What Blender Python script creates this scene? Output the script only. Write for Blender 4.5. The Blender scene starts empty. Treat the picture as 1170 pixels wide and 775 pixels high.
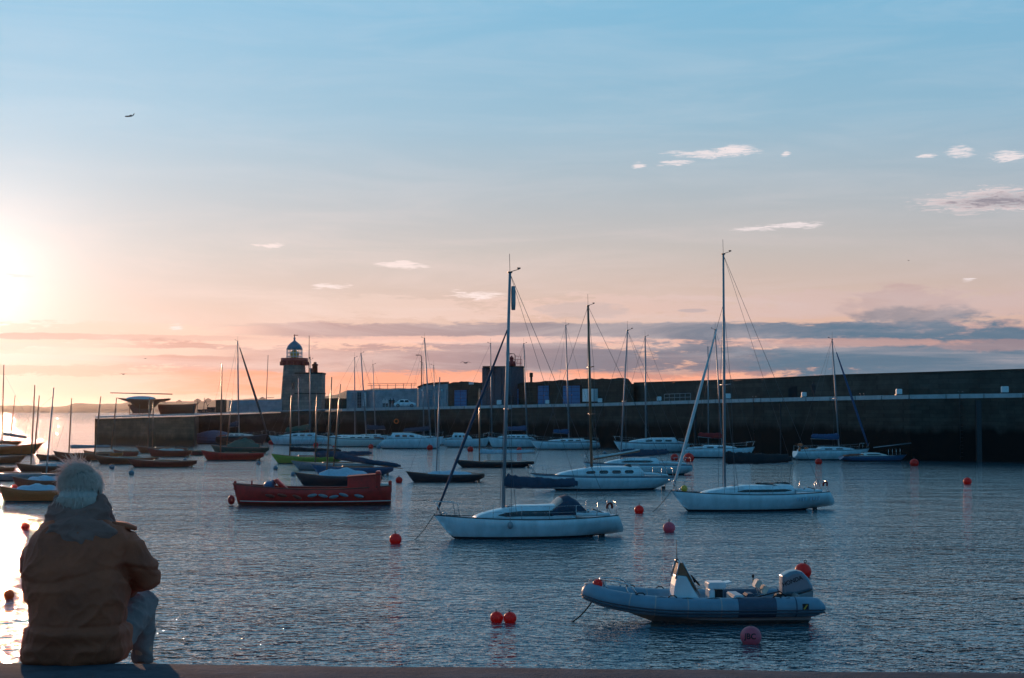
import bpy, bmesh, math, random
import numpy as np
from mathutils import Vector, Matrix, noise
random.seed(7)
R = math.radians
scn = bpy.context.scene
COL = scn.collection
# ------------------------------------------------------------------ camera maths (photo 1170 x 775)
FPX, CX, CY, HZ, CH = 1735.0, 585.0, 387.5, 469.0, 5.8
PITCH = math.atan((HZ - CY) / FPX)
cp, sp_ = math.cos(PITCH), math.sin(PITCH)
def ray(px, py):
    x, u = (px - CX) / FPX, (CY - py) / FPX
    return (x, cp - u * sp_, sp_ + u * cp)
def V(px, py, Y):                       # point at distance Y on the sight line
    d = ray(px, py); k = Y / d[1]
    return Vector((d[0] * k, Y, CH + d[2] * k))
def W(px, py, z=0.0):                   # point at height z on the sight line
    d = ray(px, py); k = (z - CH) / d[2]
    return Vector((d[0] * k, d[1] * k, z))
# ------------------------------------------------------------------ tagging
def tag(o, label=None, cat=None, group=None, kind=None):
    if label: o['label'] = label
    if cat: o['category'] = cat
    if group: o['group'] = group
    if kind: o['kind'] = kind
    return o
def empty(name, loc=(0, 0, 0), rz=0.0, label=None, cat=None, group=None, kind=None):
    o = bpy.data.objects.new(name, None); COL.objects.link(o)
    o.location = loc; o.rotation_euler = (0, 0, rz); o.empty_display_size = 0.2
    return tag(o, label, cat, group, kind)
def copy_tree(o, parent=None):
    c = o.copy(); COL.objects.link(c); c.parent = parent
    for ch in o.children:
        copy_tree(ch, c)
    return c
# ------------------------------------------------------------------ mesh builder
class MB:
    def __init__(s): s.v = []; s.f = []; s.m = []; s.sm = []
    def add(s, vs, fs, m=0, smooth=True):
        b = len(s.v); s.v += [tuple(q) for q in vs]
        for f in fs:
            s.f.append(tuple(i + b for i in f)); s.m.append(m); s.sm.append(smooth)
        return s
    def box(s, c, d, m=0, rot=None, bev=0.0):
        x, y, z = d[0] / 2, d[1] / 2, d[2] / 2
        if bev > 0:
            bm = bmesh.new(); bmesh.ops.create_cube(bm, size=1.0)
            for q in bm.verts: q.co = Vector((q.co.x * d[0], q.co.y * d[1], q.co.z * d[2]))
            bmesh.ops.bevel(bm, geom=bm.edges[:], offset=bev, segments=2, affect='EDGES')
            bm.verts.index_update()
            vs = [q.co.copy() for q in bm.verts]; fs = [[q.index for q in f.verts] for f in bm.faces]; bm.free()
        else:
            vs = [Vector(q) for q in [(-x, -y, -z), (x, -y, -z), (x, y, -z), (-x, y, -z), (-x, -y, z), (x, -y, z), (x, y, z), (-x, y, z)]]
            fs = [(0, 3, 2, 1), (4, 5, 6, 7), (0, 1, 5, 4), (1, 2, 6, 5), (2, 3, 7, 6), (3, 0, 4, 7)]
        if rot is not None: vs = [rot @ q for q in vs]
        c = Vector(c)
        return s.add([q + c for q in vs], fs, m, False)
    def rings(s, rs, m=0, cap=True, closed=True, smooth=True):
        n = len(rs[0]); vs = [q for r in rs for q in r]; fs = []
        for i in range(len(rs) - 1):
            for j in range(n if closed else n - 1):
                k = (j + 1) % n
                fs.append((i * n + j, i * n + k, (i + 1) * n + k, (i + 1) * n + j))
        if cap and closed:
            fs.append(tuple(range(n - 1, -1, -1))); fs.append(tuple((len(rs) - 1) * n + j for j in range(n)))
        return s.add(vs, fs, m, smooth)
    def tube(s, pts, r, n=6, m=0, flat=1.0, cap=True):
        pts = [Vector(p) for p in pts]
        pts = [p for i, p in enumerate(pts) if i == 0 or (p - pts[i - 1]).length > 1e-6]
        rr = r if isinstance(r, (list, tuple)) else [r] * len(pts)
        rs = []; ref = None
        for i, p in enumerate(pts):
            a = pts[max(i - 1, 0)]; b = pts[min(i + 1, len(pts) - 1)]
            t = (b - a).normalized()
            if ref is None:
                ref = Vector((0, 0, 1)) if abs(t.z) < 0.9 else Vector((0, 1, 0))
            u = t.cross(ref).normalized(); w = u.cross(t).normalized(); ref = w
            rs.append([p + (u * math.cos(2 * math.pi * k / n) * flat + w * math.sin(2 * math.pi * k / n)) * rr[i] for k in range(n)])
        return s.rings(rs, m, cap)
    def lathe(s, prof, c=(0, 0, 0), n=24, m=0, smooth=True, a0=0.0, cap=True):
        c = Vector(c); rs = []
        for r, z in prof:
            rs.append([c + Vector((r * math.cos(a0 + 2 * math.pi * k / n), r * math.sin(a0 + 2 * math.pi * k / n), z)) for k in range(n)])
        return s.rings(rs, m, cap, True, smooth)
    def ell(s, c, r, m=0, n=12, k=8, rot=None):
        rs = []; c = Vector(c)
        for i in range(k + 1):
            th = -math.pi / 2 + math.pi * i / k
            rr = max(math.cos(th), 1e-3)
            ring = []
            for j in range(n):
                q = Vector((r[0] * rr * math.cos(2 * math.pi * j / n), r[1] * rr * math.sin(2 * math.pi * j / n), r[2] * math.sin(th)))
                if rot is not None: q = rot @ q
                ring.append(c + q)
            rs.append(ring)
        return s.rings(rs, m)
    def grid(s, rows, m=0, smooth=True):
        return s.rings(rows, m, False, False, smooth)
    def prism(s, poly, y0, y1, m=0, axis='y'):
        n = len(poly)
        if axis == 'y': A = [Vector((p[0], y0, p[1])) for p in poly]; B = [Vector((p[0], y1, p[1])) for p in poly]
        else: A = [Vector((p[0], p[1], y0)) for p in poly]; B = [Vector((p[0], p[1], y1)) for p in poly]
        fs = [(i, (i + 1) % n, n + (i + 1) % n, n + i) for i in range(n)] + [tuple(range(n - 1, -1, -1)), tuple(range(n, 2 * n))]
        return s.add(A + B, fs, m, False)
    def build(s, name, mats, parent=None, recalc=True):
        me = bpy.data.meshes.new(name); me.from_pydata(s.v, [], s.f)
        if not isinstance(mats, (list, tuple)): mats = [mats]
        for q in mats: me.materials.append(q)
        for i, p in enumerate(me.polygons):
            p.material_index = s.m[i]; p.use_smooth = s.sm[i]
        if recalc:
            bm = bmesh.new(); bm.from_mesh(me)
            bmesh.ops.recalc_face_normals(bm, faces=bm.faces[:]); bm.to_mesh(me); bm.free()
        me.update()
        o = bpy.data.objects.new(name, me); COL.objects.link(o)
        if parent is not None: o.parent = parent
        return o
# ------------------------------------------------------------------ materials
def nt(name):
    m = bpy.data.materials.new(name); m.use_nodes = True
    return m, m.node_tree, m.node_tree.nodes['Principled BSDF']
def mat(name, col, rough=0.5, metal=0.0, var=0.15, scale=6.0, bump=0.0, bscale=None, spec=0.5, stretch=(1, 1, 1), col2=None, coat=0.0, trans=0.0):
    m, t, b = nt(name); N, L = t.nodes, t.links
    b.inputs['Roughness'].default_value = rough; b.inputs['Metallic'].default_value = metal
    b.inputs['Specular IOR Level'].default_value = spec
    if coat: b.inputs['Coat Weight'].default_value = coat; b.inputs['Coat Roughness'].default_value = 0.12
    tc = N.new('ShaderNodeTexCoord'); mp = N.new('ShaderNodeMapping'); mp.inputs['Scale'].default_value = stretch
    L.new(tc.outputs['Object'], mp.inputs['Vector'])
    nz = N.new('ShaderNodeTexNoise'); nz.inputs['Scale'].default_value = scale; nz.inputs['Detail'].default_value = 6
    nz.inputs['Roughness'].default_value = 0.6
    L.new(mp.outputs[0], nz.inputs['Vector'])
    cr = N.new('ShaderNodeValToRGB'); L.new(nz.outputs['Fac'], cr.inputs[0])
    c2 = col2 if col2 else tuple(c * (1 - var) for c in col)
    c1 = col if col2 else tuple(min(c * (1 + var), 1) for c in col)
    cr.color_ramp.elements[0].position = 0.35; cr.color_ramp.elements[1].position = 0.65
    cr.color_ramp.elements[0].color = (*c2, 1); cr.color_ramp.elements[1].color = (*c1, 1)
    L.new(cr.outputs[0], b.inputs['Base Color'])
    mr = N.new('ShaderNodeMapRange'); mr.inputs[3].default_value = max(rough - 0.08, 0.02); mr.inputs[4].default_value = min(rough + 0.1, 1)
    L.new(nz.outputs['Fac'], mr.inputs[0]); L.new(mr.outputs[0], b.inputs['Roughness'])
    if bump:
        n2 = N.new('ShaderNodeTexNoise'); n2.inputs['Scale'].default_value = bscale or scale * 4; n2.inputs['Detail'].default_value = 5
        L.new(mp.outputs[0], n2.inputs['Vector'])
        bp = N.new('ShaderNodeBump'); bp.inputs['Distance'].default_value = bump; L.new(n2.outputs['Fac'], bp.inputs['Height'])
        L.new(bp.outputs[0], b.inputs['Normal'])
    return m
M = {}
M['white'] = mat('gelcoat_white', (0.66, 0.76, 0.80), 0.3, col2=(0.50, 0.58, 0.61), scale=1.4, stretch=(1.5, 1.5, .5), coat=0.3)
M['offwhite'] = mat('gelcoat_cream', (0.62, 0.62, 0.58), 0.35, var=0.06, scale=1.5)
M['deck'] = mat('deck_paint', (0.55, 0.57, 0.58), 0.6, var=0.08, scale=3)
M['navy'] = mat('navy_canvas', (0.03, 0.05, 0.085), 0.85, var=0.2, scale=5, bump=0.01, bscale=8)
M['blue'] = mat('blue_canvas', (0.03, 0.08, 0.17), 0.85, var=0.2, scale=5, bump=0.01, bscale=8)
M['black'] = mat('black_canvas', (0.012, 0.012, 0.016), 0.8, var=0.2, bump=0.01, bscale=8)
M['anti'] = mat('antifouling', (0.01, 0.012, 0.016), 0.7, var=0.3)
M['redanti'] = mat('antifouling_red', (0.10, 0.02, 0.015), 0.7, var=0.3)
M['stripe'] = mat('dark_blue_stripe', (0.02, 0.04, 0.09), 0.35, var=0.1)
M['window'] = mat('tinted_window', (0.008, 0.012, 0.018), 0.08, var=0.1)
M['alu'] = mat('mast_aluminium', (0.26, 0.27, 0.29), 0.45, metal=0.35, var=0.08, scale=2)
M['steel'] = mat('stainless_tube', (0.5, 0.5, 0.5), 0.25, metal=0.9, var=0.05)
M['wire'] = mat('rigging_wire', (0.10, 0.10, 0.11), 0.5, metal=0.4)
M['wood'] = mat('varnished_spar', (0.20, 0.075, 0.028), 0.35, var=0.25, scale=3, stretch=(6, 6, 0.6), coat=0.4)
M['brown'] = mat('varnished_plank', (0.26, 0.055, 0.02), 0.45, var=0.2, scale=3, stretch=(0.5, 4, 6))
M['red'] = mat('red_paint', (0.60, 0.02, 0.012), 0.5, var=0.18, scale=2.5)
M['brick'] = mat('red_brown_paint', (0.24, 0.03, 0.015), 0.5, var=0.2, scale=2.5)
M['ygreen'] = mat('lime_paint', (0.28, 0.32, 0.05), 0.5, var=0.12)
M['green'] = mat('green_canvas', (0.025, 0.09, 0.07), 0.85, var=0.2, bump=0.01)
M['dgreen'] = mat('dark_green_paint', (0.015, 0.05, 0.04), 0.5, var=0.2)
M['dark'] = mat('near_black_paint', (0.02, 0.022, 0.028), 0.5, var=0.2)
M['hblue'] = mat('blue_paint', (0.04, 0.10, 0.19), 0.45, var=0.15)
M['lblue'] = mat('pale_blue_canvas', (0.35, 0.45, 0.52), 0.85, var=0.12, bump=0.015, bscale=6)
M['grey'] = mat('grey_paint', (0.22, 0.24, 0.26), 0.5, var=0.12)
M['ochre'] = mat('ochre_varnish', (0.62, 0.125, 0.03), 0.45, var=0.15, stretch=(0.5, 4, 6))
M['sail'] = mat('furled_sail', (0.55, 0.56, 0.56), 0.8, var=0.12, scale=4, bump=0.01)
M['rope'] = mat('rope', (0.07, 0.06, 0.05), 0.9)
M['orange'] = mat('orange_plastic', (0.75, 0.16, 0.02), 0.5)
M['yellow'] = mat('yellow_plastic', (0.75, 0.42, 0.05), 0.5)
M['redcanvas'] = mat('red_canvas', (0.33, 0.02, 0.02), 0.85, bump=0.01)
M['rubber'] = mat('black_rubber', (0.015, 0.015, 0.017), 0.7)
# ------------------------------------------------------------------ boats
def prof_b(t, B, ws, pw=2.1, mid=0.42):
    if t < mid: return B / 2 * (1 - (1 - ws) * ((mid - t) / mid) ** 2)
    return B / 2 * max(1 - ((t - mid) / (1 - mid)) ** pw, 0.0)
class Hull:
    def __init__(s, L, B, fb, fm, fs, draft=0.5, ob=1.0, os_=0.6, ws=0.6, rev=0.0, k=2.4, pw=2.1, mid=0.42, stern_z=0.35):
        s.__dict__.update(L=L, B=B, fb=fb, fm=fm, fs=fs, draft=draft, ob=ob, os=os_, ws=ws, rev=rev, k=k, pw=pw, mid=mid, sz=stern_z)
    def sheer(s, t):
        a = s.mid
        if t < a: return s.fm + (s.fs - s.fm) * ((a - t) / a) ** 2
        return s.fm + (s.fb - s.fm) * ((t - a) / (1 - a)) ** 2
    def keel(s, x):
        xb = s.L / 2 - s.ob; xs = -s.L / 2 + s.os
        if x > xb: return s.fb * ((x - xb) / s.ob) ** 1.15
        if x < xs: return s.fs * s.sz * ((xs - x) / s.os)
        u = (x - xs) / (xb - xs)
        return -s.draft * (1 - abs(2 * u - 1) ** 3)
    def half(s, t): return prof_b(t, s.B, s.ws, s.pw, s.mid)
    def x(s, t): return -s.L / 2 + s.L * t
    def t(s, x): return (x + s.L / 2) / s.L
    def mesh(s, bandw=0.07, boot=0.10, ns=30):
        """materials: 0 topsides, 1 sheer band, 2 antifouling/boot"""
        mb = MB(); rows = []
        ts = [i / (ns - 1) for i in range(ns)]
        ts[-1] = 0.9995
        for sgn in (1, -1):
            rs = []
            for t in ts:
                x = s.x(t); zs = s.sheer(t); zk = min(s.keel(x), zs - 0.005); b = s.half(t)
                zz = [zs, zs - bandw * 0.6, zs - bandw * 1.6] + [boot + (zs - bandw * 1.6 - boot) * q for q in (0.85, 0.7, 0.5, 0.3, 0.12)] + [boot, 0.03] + [0.03 + (min(zk, 0.0) - 0.03) * q for q in (0.3, 0.6, 0.85)] + [zk]
                ring = []
                for z in zz:
                    z = max(min(z, zs), zk); u = (zs - z) / max(zs - zk, 1e-4)
                    y = b * max(1 - u ** s.k, 0) ** 0.75
                    if u < 0.35: y = b * (1 + 0.03 * math.sin(u / 0.35 * math.pi)) * max(1 - u ** s.k, 0) ** 0.75
                    ring.append(Vector((x - s.rev * u * max(1 - t * 3.5, 0) + 0.0, sgn * y, z)))
                rs.append(ring)
            n = len(rs[0]); vs = [q for r in rs for q in r]; b0 = len(mb.v)
            mb.v += [tuple(q) for q in vs]
            for i in range(len(rs) - 1):
                for j in range(n - 1):
                    mi = 1 if j == 1 else (2 if j >= 8 else 0)
                    f = (i * n + j, i * n + j + 1, (i + 1) * n + j + 1, (i + 1) * n + j)
                    mb.f.append(tuple(b0 + q for q in f)); mb.m.append(mi); mb.sm.append(True)
            rows.append((b0, n))
        # transom
        (a0, n), (b0, _) = rows
        for j in range(n - 1):
            mb.f.append((a0 + j, a0 + j + 1, b0 + j + 1, b0 + j)); mb.m.append(0 if j < 8 else 2); mb.sm.append(False)
        return mb
    def deck(s, drop=0.03, camber=0.05, ns=30):
        mb = MB(); rows = []
        for i in range(ns):
            t = i / (ns - 1) * 0.998; b = s.half(t) * 0.985; z = s.sheer(t) - drop
            rows.append([Vector((s.x(t), b * q, z + camber * (1 - q * q) * min(b, 1))) for q in (-1, -0.6, 0, 0.6, 1)])
        mb.grid(rows, 0)
        return mb
    def rail(s, r=0.025, up=0.0, m=0, t0=0.0, t1=0.998, inset=0.0, ns=24):
        mb = MB()
        for sg in (1, -1):
            mb.tube([Vector((s.x(t), sg * max(s.half(t) - inset, 0.0), s.sheer(t) + up)) for t in [t0 + (t1 - t0) * i / (ns - 1) for i in range(ns)]], r, 5, m)
        return mb
def cabin_mesh(h, x0, x1, w, ht, z0, front=1.0, back=0.15, n=20, wf=0.55):
    """coachroof; returns builder and a side point function (x, v in 0..1 up the side)"""
    def top(x):
        u = (x - x0) / (x1 - x0)
        fr = max(min(1, (x1 - x) / max(front, 1e-3)), 0.0); bk = max(min(1, (x - x0) / max(back, 1e-3)), 0.0)
        return ht * (fr ** 0.6) * (0.5 + 0.5 * bk) * (1.0 - 0.10 * u)
    def wid(x):
        u = (x - x0) / (x1 - x0)
        return w / 2 * (1 - (1 - wf) * min(max((u - 0.35) / 0.65, 0), 1) ** 1.6)
    def side(x, v, sg, off=0.0):
        b = wid(x); hh = top(x)
        return Vector((x, sg * (b - 0.22 * hh * v + off), z0(x) + hh * v * 0.86))
    mb = MB(); rs = []
    for i in range(n + 1):
        x = x0 + (x1 - x0) * i / n; b = wid(x); hh = max(top(x), 0.01); zb = z0(x) - 0.03
        r = []
        for q in (-1, 1):
            pts = [(1.0, 0.0), (0.0, 0.0)]
        prof = [(b, 0.0), (b - 0.22 * hh * 0.5, 0.43 * hh), (b - 0.22 * hh, 0.86 * hh), (b - 0.22 * hh - 0.06, 0.95 * hh), ((b - 0.3 * hh) * 0.5, 1.0 * hh + 0.02), (0, 1.0 * hh + 0.035)]
        ring = [Vector((x, -p[0], zb + 0.03 * 1 + p[1])) for p in prof] + [Vector((x, p[0], zb + 0.03 + p[1])) for p in prof[-2::-1]]
        rs.append(ring)
    mb.rings(rs, 0, True, True)
    return mb, side, top, wid
def strip(side, xa, xb, va, vb, sg, off=0.006, n=10, taper=True):
    mb = MB(); rows = []
    for i in range(n + 1):
        x = xa + (xb - xa) * i / n; u = i / n
        e = min(1, min(u, 1 - u) * 6 + 0.25) if taper else 1
        c = (va + vb) / 2; hh = (vb - va) / 2 * e
        rows.append([side(x, c - hh, sg, off), side(x, c + hh, sg, off)])
    mb.grid(rows); return mb
def cover_mesh(p0, p1, r0, r1, seed=0, n=60, up=1.35):
    """stowed mainsail under its cover along the boom from p0 (mast) to p1"""
    mb = MB(); p0 = Vector(p0); p1 = Vector(p1); rs = []
    d = (p1 - p0); t = d.normalized(); s = t.cross(Vector((0, 0, 1))).normalized(); w = Vector((0, 0, 1))
    for i in range(n + 1):
        u = i / n; r = r0 + (r1 - r0) * u ** 0.8
        if u > 0.95: r *= 0.6
        if u < 0.04: r *= 0.8
        c = p0 + d * u + Vector((0, 0, -0.05 * math.sin(u * math.pi)))
        ring = []
        for k in range(12):
            a = 2 * math.pi * k / 12
            wob = 1 + 0.20 * noise.noise(Vector((u * 9 + seed, math.cos(a) * 1.5, math.sin(a) * 1.5))) + 0.16 * noise.noise(Vector((u * 34 + seed, math.cos(a) * 2.5, math.sin(a) * 2.5)))
            ring.append(c + s * math.cos(a) * r * 0.62 * wob + w * (math.sin(a) * r * (up if math.sin(a) > 0 else 0.75) * wob))
        rs.append(ring)
    mb.rings(rs); return mb
class Frame:
    """place a boat from photo measurements: waterline pixel, bow/stern pixel columns"""
    def __init__(s, bx, sx, wy, yaw=0.0):
        Y = W(600, wy).y; s.Y = Y
        s.c = V((bx + sx) / 2, wy, Y); s.c.z = 0
        ext = abs(bx - sx) / FPX * Y
        s.L = ext / math.cos(yaw)
        s.left = bx < sx
        base = math.pi if s.left else 0.0
        # yaw>0 : bow turned towards the camera
        s.rz = base + yaw if s.left else base - yaw
    def x(s, px):
        """local x of a pixel column along the centreline"""
        d = Vector((math.cos(s.rz), math.sin(s.rz)))
        k = (px - CX) / FPX / (cp)            # tan azimuth (near horizon)
        # c.x + d.x*t = k*(c.y + d.y*t)
        return (k * s.c.y - s.c.x) / (d.x - k * d.y)
    def loc(s, px, py, lx=0.0, ly=0.0):
        """local coords of a pixel at the depth of local (lx, ly)"""
        cs, sn = math.cos(s.rz), math.sin(s.rz)
        Y = s.c.y + lx * sn + ly * cs
        p = V(px, py, Y) - s.c
        return Vector((p.x * cs + p.y * sn, -p.x * sn + p.y * cs, p.z))
def rig(root, base, top, mm, r=0.07, bow=None, stern=None, beam=1.2, spread=(0.45,), furl=None, furl_m=None, furl_r=0.05, wr=0.012, chain_x=0.0, topmast=1.0, antenna=0.9, masthead=True, shroud=True):
    base = Vector(base); top = Vector(top); d = top - base
    mb = MB(); mb.tube([base, base + d * 0.5, top], [r, r, r * 0.75], 8, 0, flat=0.75)
    mast = mb.build('mast', mm, root)
    if spread:
        sb = MB()
        for q in spread:
            c = base + d * q
            for sg in (1, -1): sb.tube([c, c + Vector((-0.08, sg * beam * 0.33, 0.03))], r * 0.28, 5)
        sb.build('spreader', mm, mast)
    if masthead:
        hb = MB()
        hb.tube([top, top + Vector((0.02, 0, antenna))], 0.012, 4)
        hb.tube([top + Vector((0, 0, 0.06)), top + Vector((-0.32, 0, 0.16)), top + Vector((-0.45, 0, 0.2))], 0.016, 4)
        hb.box(top + Vector((-0.42, 0, 0.24)), (0.16, 0.02, 0.07)); hb.box(top + Vector((0, 0, 0.04)), (0.2, 0.12, 0.07))
        hb.build('masthead_gear', M['dark'], mast)
    wb = MB()
    hp = base + d * topmast
    if bow is not None: wb.tube([bow, hp], wr, 4)
    if stern is not None: wb.tube([stern, top], wr, 4)
    if shroud:
        for sg in (1, -1):
            ch = Vector((base.x + chain_x, sg * beam / 2, base.z - 0.2))
            pts = [ch]
            for q in spread or ():
                pts.append(base + d * q + Vector((-0.08, sg * beam * 0.33, 0.03)))
            pts.append(hp)
            wb.tube(pts, wr * 0.9, 4)
            if spread: wb.tube([ch + Vector((-0.25, 0, 0)), base + d * spread[0]], wr * 0.9, 4)
    if wb.v: wb.build('rigging', M['wire'], root)
    if furl is not None and bow is not None:
        a = Vector(bow) + (hp - Vector(bow)) * 0.02; b = Vector(bow) + (hp - Vector(bow)) * furl
        fb = MB(); n = 12
        fb.tube([a + (b - a) * i / n + Vector((0, 0, 0)) for i in range(n + 1)], [furl_r * (0.55 + 0.9 * math.sin(math.pi * min(i / n * 0.8 + 0.18, 1))) for i in range(n + 1)], 7)
        fb.build('furled_jib', furl_m or M['sail'], root)
    return mast
def yacht(bx, sx, wy, label, mast=None, yaw=R(12), fbm=1.0, hull='white', band=None, boot='anti', cabin=(0.2, 0.72), cab_h=0.45, cab_w=0.62,
          cover=None, cover_m='navy', boom=True, furl=None, furl_m='sail', furl_r=None, topmast=1.0, mastm='alu', mr=0.07, group=None, spread=(0.45,), win=3, pulpit=True,
          beam=None, extra=None, hk=None, mast_y=0.0, name='sailing_yacht', seed=0, cat='yacht', wr=0.012, hood=None, lines=True):
    if wy < 530: mr = mr * 1.35
    fr = Frame(bx, sx, wy, yaw); L = fr.L; B = beam or min(L * 0.31, 3.2)
    root = empty(name, fr.c, fr.rz, label, cat, group)
    root.rotation_euler[0] = R(random.uniform(-0.5, 0.5))
    kw = dict(fb=fbm * 1.18, fm=fbm * 0.95, fs=fbm * 0.9, draft=0.5, ob=L * 0.10, os_=L * 0.07, ws=0.66, rev=0.25, stern_z=0.3)
    kw.update(hk or {})
    h = Hull(L, B, **kw)
    h.mesh().build('hull', [M[hull], M[band or hull], M[boot]], root)
    h.deck().build('deck', M['deck'], root)
    h.rail(0.028).build('toe_rail', M['dark'] if hull != 'dark' else M['grey'], root)
    zd = lambda x: h.sheer(min(max(h.t(x), 0), 1)) - 0.02
    c0, c1 = -L / 2 + L * cabin[0], -L / 2 + L * cabin[1]
    info = dict(fr=fr, root=root, h=h, zd=zd)
    if cab_h > 0:
        cm, side, top, wid = cabin_mesh(h, c0, c1, B * cab_w, cab_h, zd, front=(c1 - c0) * 0.45, back=0.25)
        cab = cm.build('cabin', M['white'] if hull in ('white',) else M['offwhite'], root)
        info.update(side=side, top=top, wid=wid, cab=cab)
        if win:
            for sg in (1, -1):
                for k in range(win):
                    a = c0 + (c1 - c0) * (0.12 + 0.6 * k / win); b = a + (c1 - c0) * 0.6 / win * (0.72 if win > 1 else 1)
                    strip(side, a, b, 0.35, 0.75, sg).build('window', M['window'], cab)
        hb = MB(); xm = (c0 + c1) / 2
        hb.box((c0 + 0.45, 0, zd(c0 + .45) + top(c0 + .45) + 0.05), (0.7, 0.6, 0.06), bev=0.02)
        hb.box((xm + (c1 - c0) * 0.12, 0, zd(xm) + top(xm + (c1 - c0) * .12) + 0.03), (0.5, 0.5, 0.05), bev=0.02)
        hb.build('hatch', M['grey'], cab)
    # cockpit coaming
    ck = MB(); x0 = -L / 2 + L * 0.05
    one = [Vector((x0, B * 0.25, zd(x0) + 0.1)), Vector(((x0 + c0) / 2, B * 0.3, zd(c0) + 0.16)), Vector((c0, B * 0.31, zd(c0) + 0.2))]
    ck.tube(one[::-1] + [Vector((x0 - .08, B * .15, zd(x0) + .08)), Vector((x0 - .08, -B * .15, zd(x0) + .08))] + [Vector((q.x, -q.y, q.z)) for q in one], 0.085, 6)
    ck.build('coaming', M['white'] if hull == 'white' else M['brown'], root)
    rb = MB(); xs = -L / 2 + 0.02
    rb.box((xs + 0.55, 0, -0.12), (0.3, 0.05, 0.6), bev=0.01); rb.tube([Vector((xs + 0.5, 0, -0.2)), Vector((xs + 0.3, 0, zd(xs) + 0.05))], 0.03, 5); rb.tube([Vector((xs + 0.3, 0, zd(xs) + 0.05)), Vector((xs + 1.0, 0.05, zd(xs) + 0.28))], 0.025, 5)
    rb.build('rudder', M['dark'], root)
    if mast:
        b = fr.loc(mast[0], mast[1], fr.x(mast[0]), mast_y); mx = b.x
        b.y = mast_y
        zb = zd(mx) + (info['top'](mx) if cab_h > 0 and c0 < mx < c1 else 0) - 0.03
        b = Vector((mx, mast_y, zb))
        tp = fr.loc(mast[2], mast[3], mx, mast_y); tp.y = mast_y * 0.5
        bow = Vector((L / 2 - 0.12, 0, h.sheer(1) + 0.05)); st = Vector((-L / 2 + 0.1, 0, h.sheer(0)))
        rig(root, b, tp, M[mastm], mr, bow=bow, stern=st, beam=B * 0.9, furl=furl, topmast=topmast, furl_m=M[furl_m], spread=spread, wr=wr, chain_x=-0.1, furl_r=furl_r or mr * 0.8)
        if cover:
            x1 = fr.x(cover[0]); p0 = fr.loc(mast[0], cover[1], mx); p0.y = 0; p0.x = mx - (0.02 if x1 < mx else -0.02)
            p1 = fr.loc(cover[0], cover[2], x1); p1.y = 0
            rr = cover[3] / 2 / FPX * fr.Y
            bo = cover_mesh(p0, p1, rr * 1.15, rr * 0.7, seed).build('sail_cover', M[cover_m], root)
            bb = MB(); dz = Vector((0, 0, -rr * 0.75)); bb.tube([p0 + dz, p1 + dz + (p1 - p0) * 0.03], 0.05, 6); bb.build('boom', M[mastm], root)
            tl = MB(); tl.tube([p1 + dz, tp], wr * 0.8, 4); tl.tube([p1 + dz, Vector((p1.x + 0.2, 0, zd(p1.x)))], wr, 4); tl.build('mainsheet', M['wire'], root)
    if pulpit:
        pb = MB(); zt = h.sheer(1); xb = L / 2
        for sg in (1, -1):
            pb.tube([Vector((xb - 1.1, sg * h.half(h.t(xb - 1.1)), zd(xb - 1.1))), Vector((xb - 1.0, sg * h.half(h.t(xb - 1.1)), zt + 0.55)), Vector((xb + 0.1, sg * 0.12, zt + 0.62))], 0.018, 5)
            pb.tube([Vector((xb - 0.35, sg * 0.15, zt)), Vector((xb - 0.1, sg * 0.13, zt + 0.6))], 0.018, 5)
        pb.tube([Vector((xb + 0.1, 0.12, zt + 0.62)), Vector((xb + 0.1, -0.12, zt + 0.62))], 0.018, 5)
        pb.build('pulpit', M['steel'], root)
        qb = MB(); xa = -L / 2 + 0.08; zt = h.sheer(0); hb_ = h.half(0) * 0.9
        for sg in (1, -1):
            qb.tube([Vector((xa + 1.0, sg * h.half(0.1) * 0.96, zt)), Vector((xa + 0.95, sg * h.half(0.1) * 0.96, zt + 0.6)), Vector((xa, sg * hb_, zt + 0.6)), Vector((xa, sg * hb_ * 0.4, zt + 0.6))], 0.018, 5)
            qb.tube([Vector((xa, sg * hb_, zt)), Vector((xa, sg * hb_, zt + 0.6))], 0.018, 5)
        qb.build('pushpit', M['steel'], root)
        if lines:
            lb = MB()
            for sg in (1, -1):
                for up in (0.3, 0.58):
                    lb.tube([Vector((h.x(t), sg * h.half(t) * 0.97, h.sheer(t) + up)) for t in (0.1, 0.25, 0.4, 0.55, 0.7, 0.85, 0.9)], 0.007, 4)
                for t in (0.25, 0.4, 0.55, 0.7):
                    lb.tube([Vector((h.x(t), sg * h.half(t) * 0.97, h.sheer(t) - 0.02)), Vector((h.x(t), sg * h.half(t) * 0.97, h.sheer(t) + 0.6))], 0.013, 4)
            lb.build('guard_rail', M['steel'], root)
    if hood:
        info['hood'] = sprayhood(root, h, zd, info['top'], c0, hood, B)
    return info
def sprayhood(root, h, zd, top, c0, cm, B):
    mb = MB(); rs = []; w = B * 0.30
    prof = [(0.80, 0.0), (0.55, 0.30), (0.15, 0.70), (-0.12, 0.76), (-0.5, 0.55), (-0.85, 0.12)]
    z0 = zd(c0) + 0.28
    for (dx, dz) in prof:
        ring = []
        for k in range(11):
            a = math.pi * k / 10
            yy = math.cos(a) * (w + 0.06); hh = dz * (math.sin(a) ** 0.35 if 0 < k < 10 else 0)
            ring.append(Vector((c0 + 0.35 + dx, yy, z0 + hh - (0.12 if k in (0, 10) else 0))))
        rs.append(ring)
    mb.grid(rs); o = mb.build('sprayhood', M[cm], root)
    sm = o.modifiers.new('solid', 'SOLIDIFY'); sm.thickness = 0.02
    return o
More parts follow.
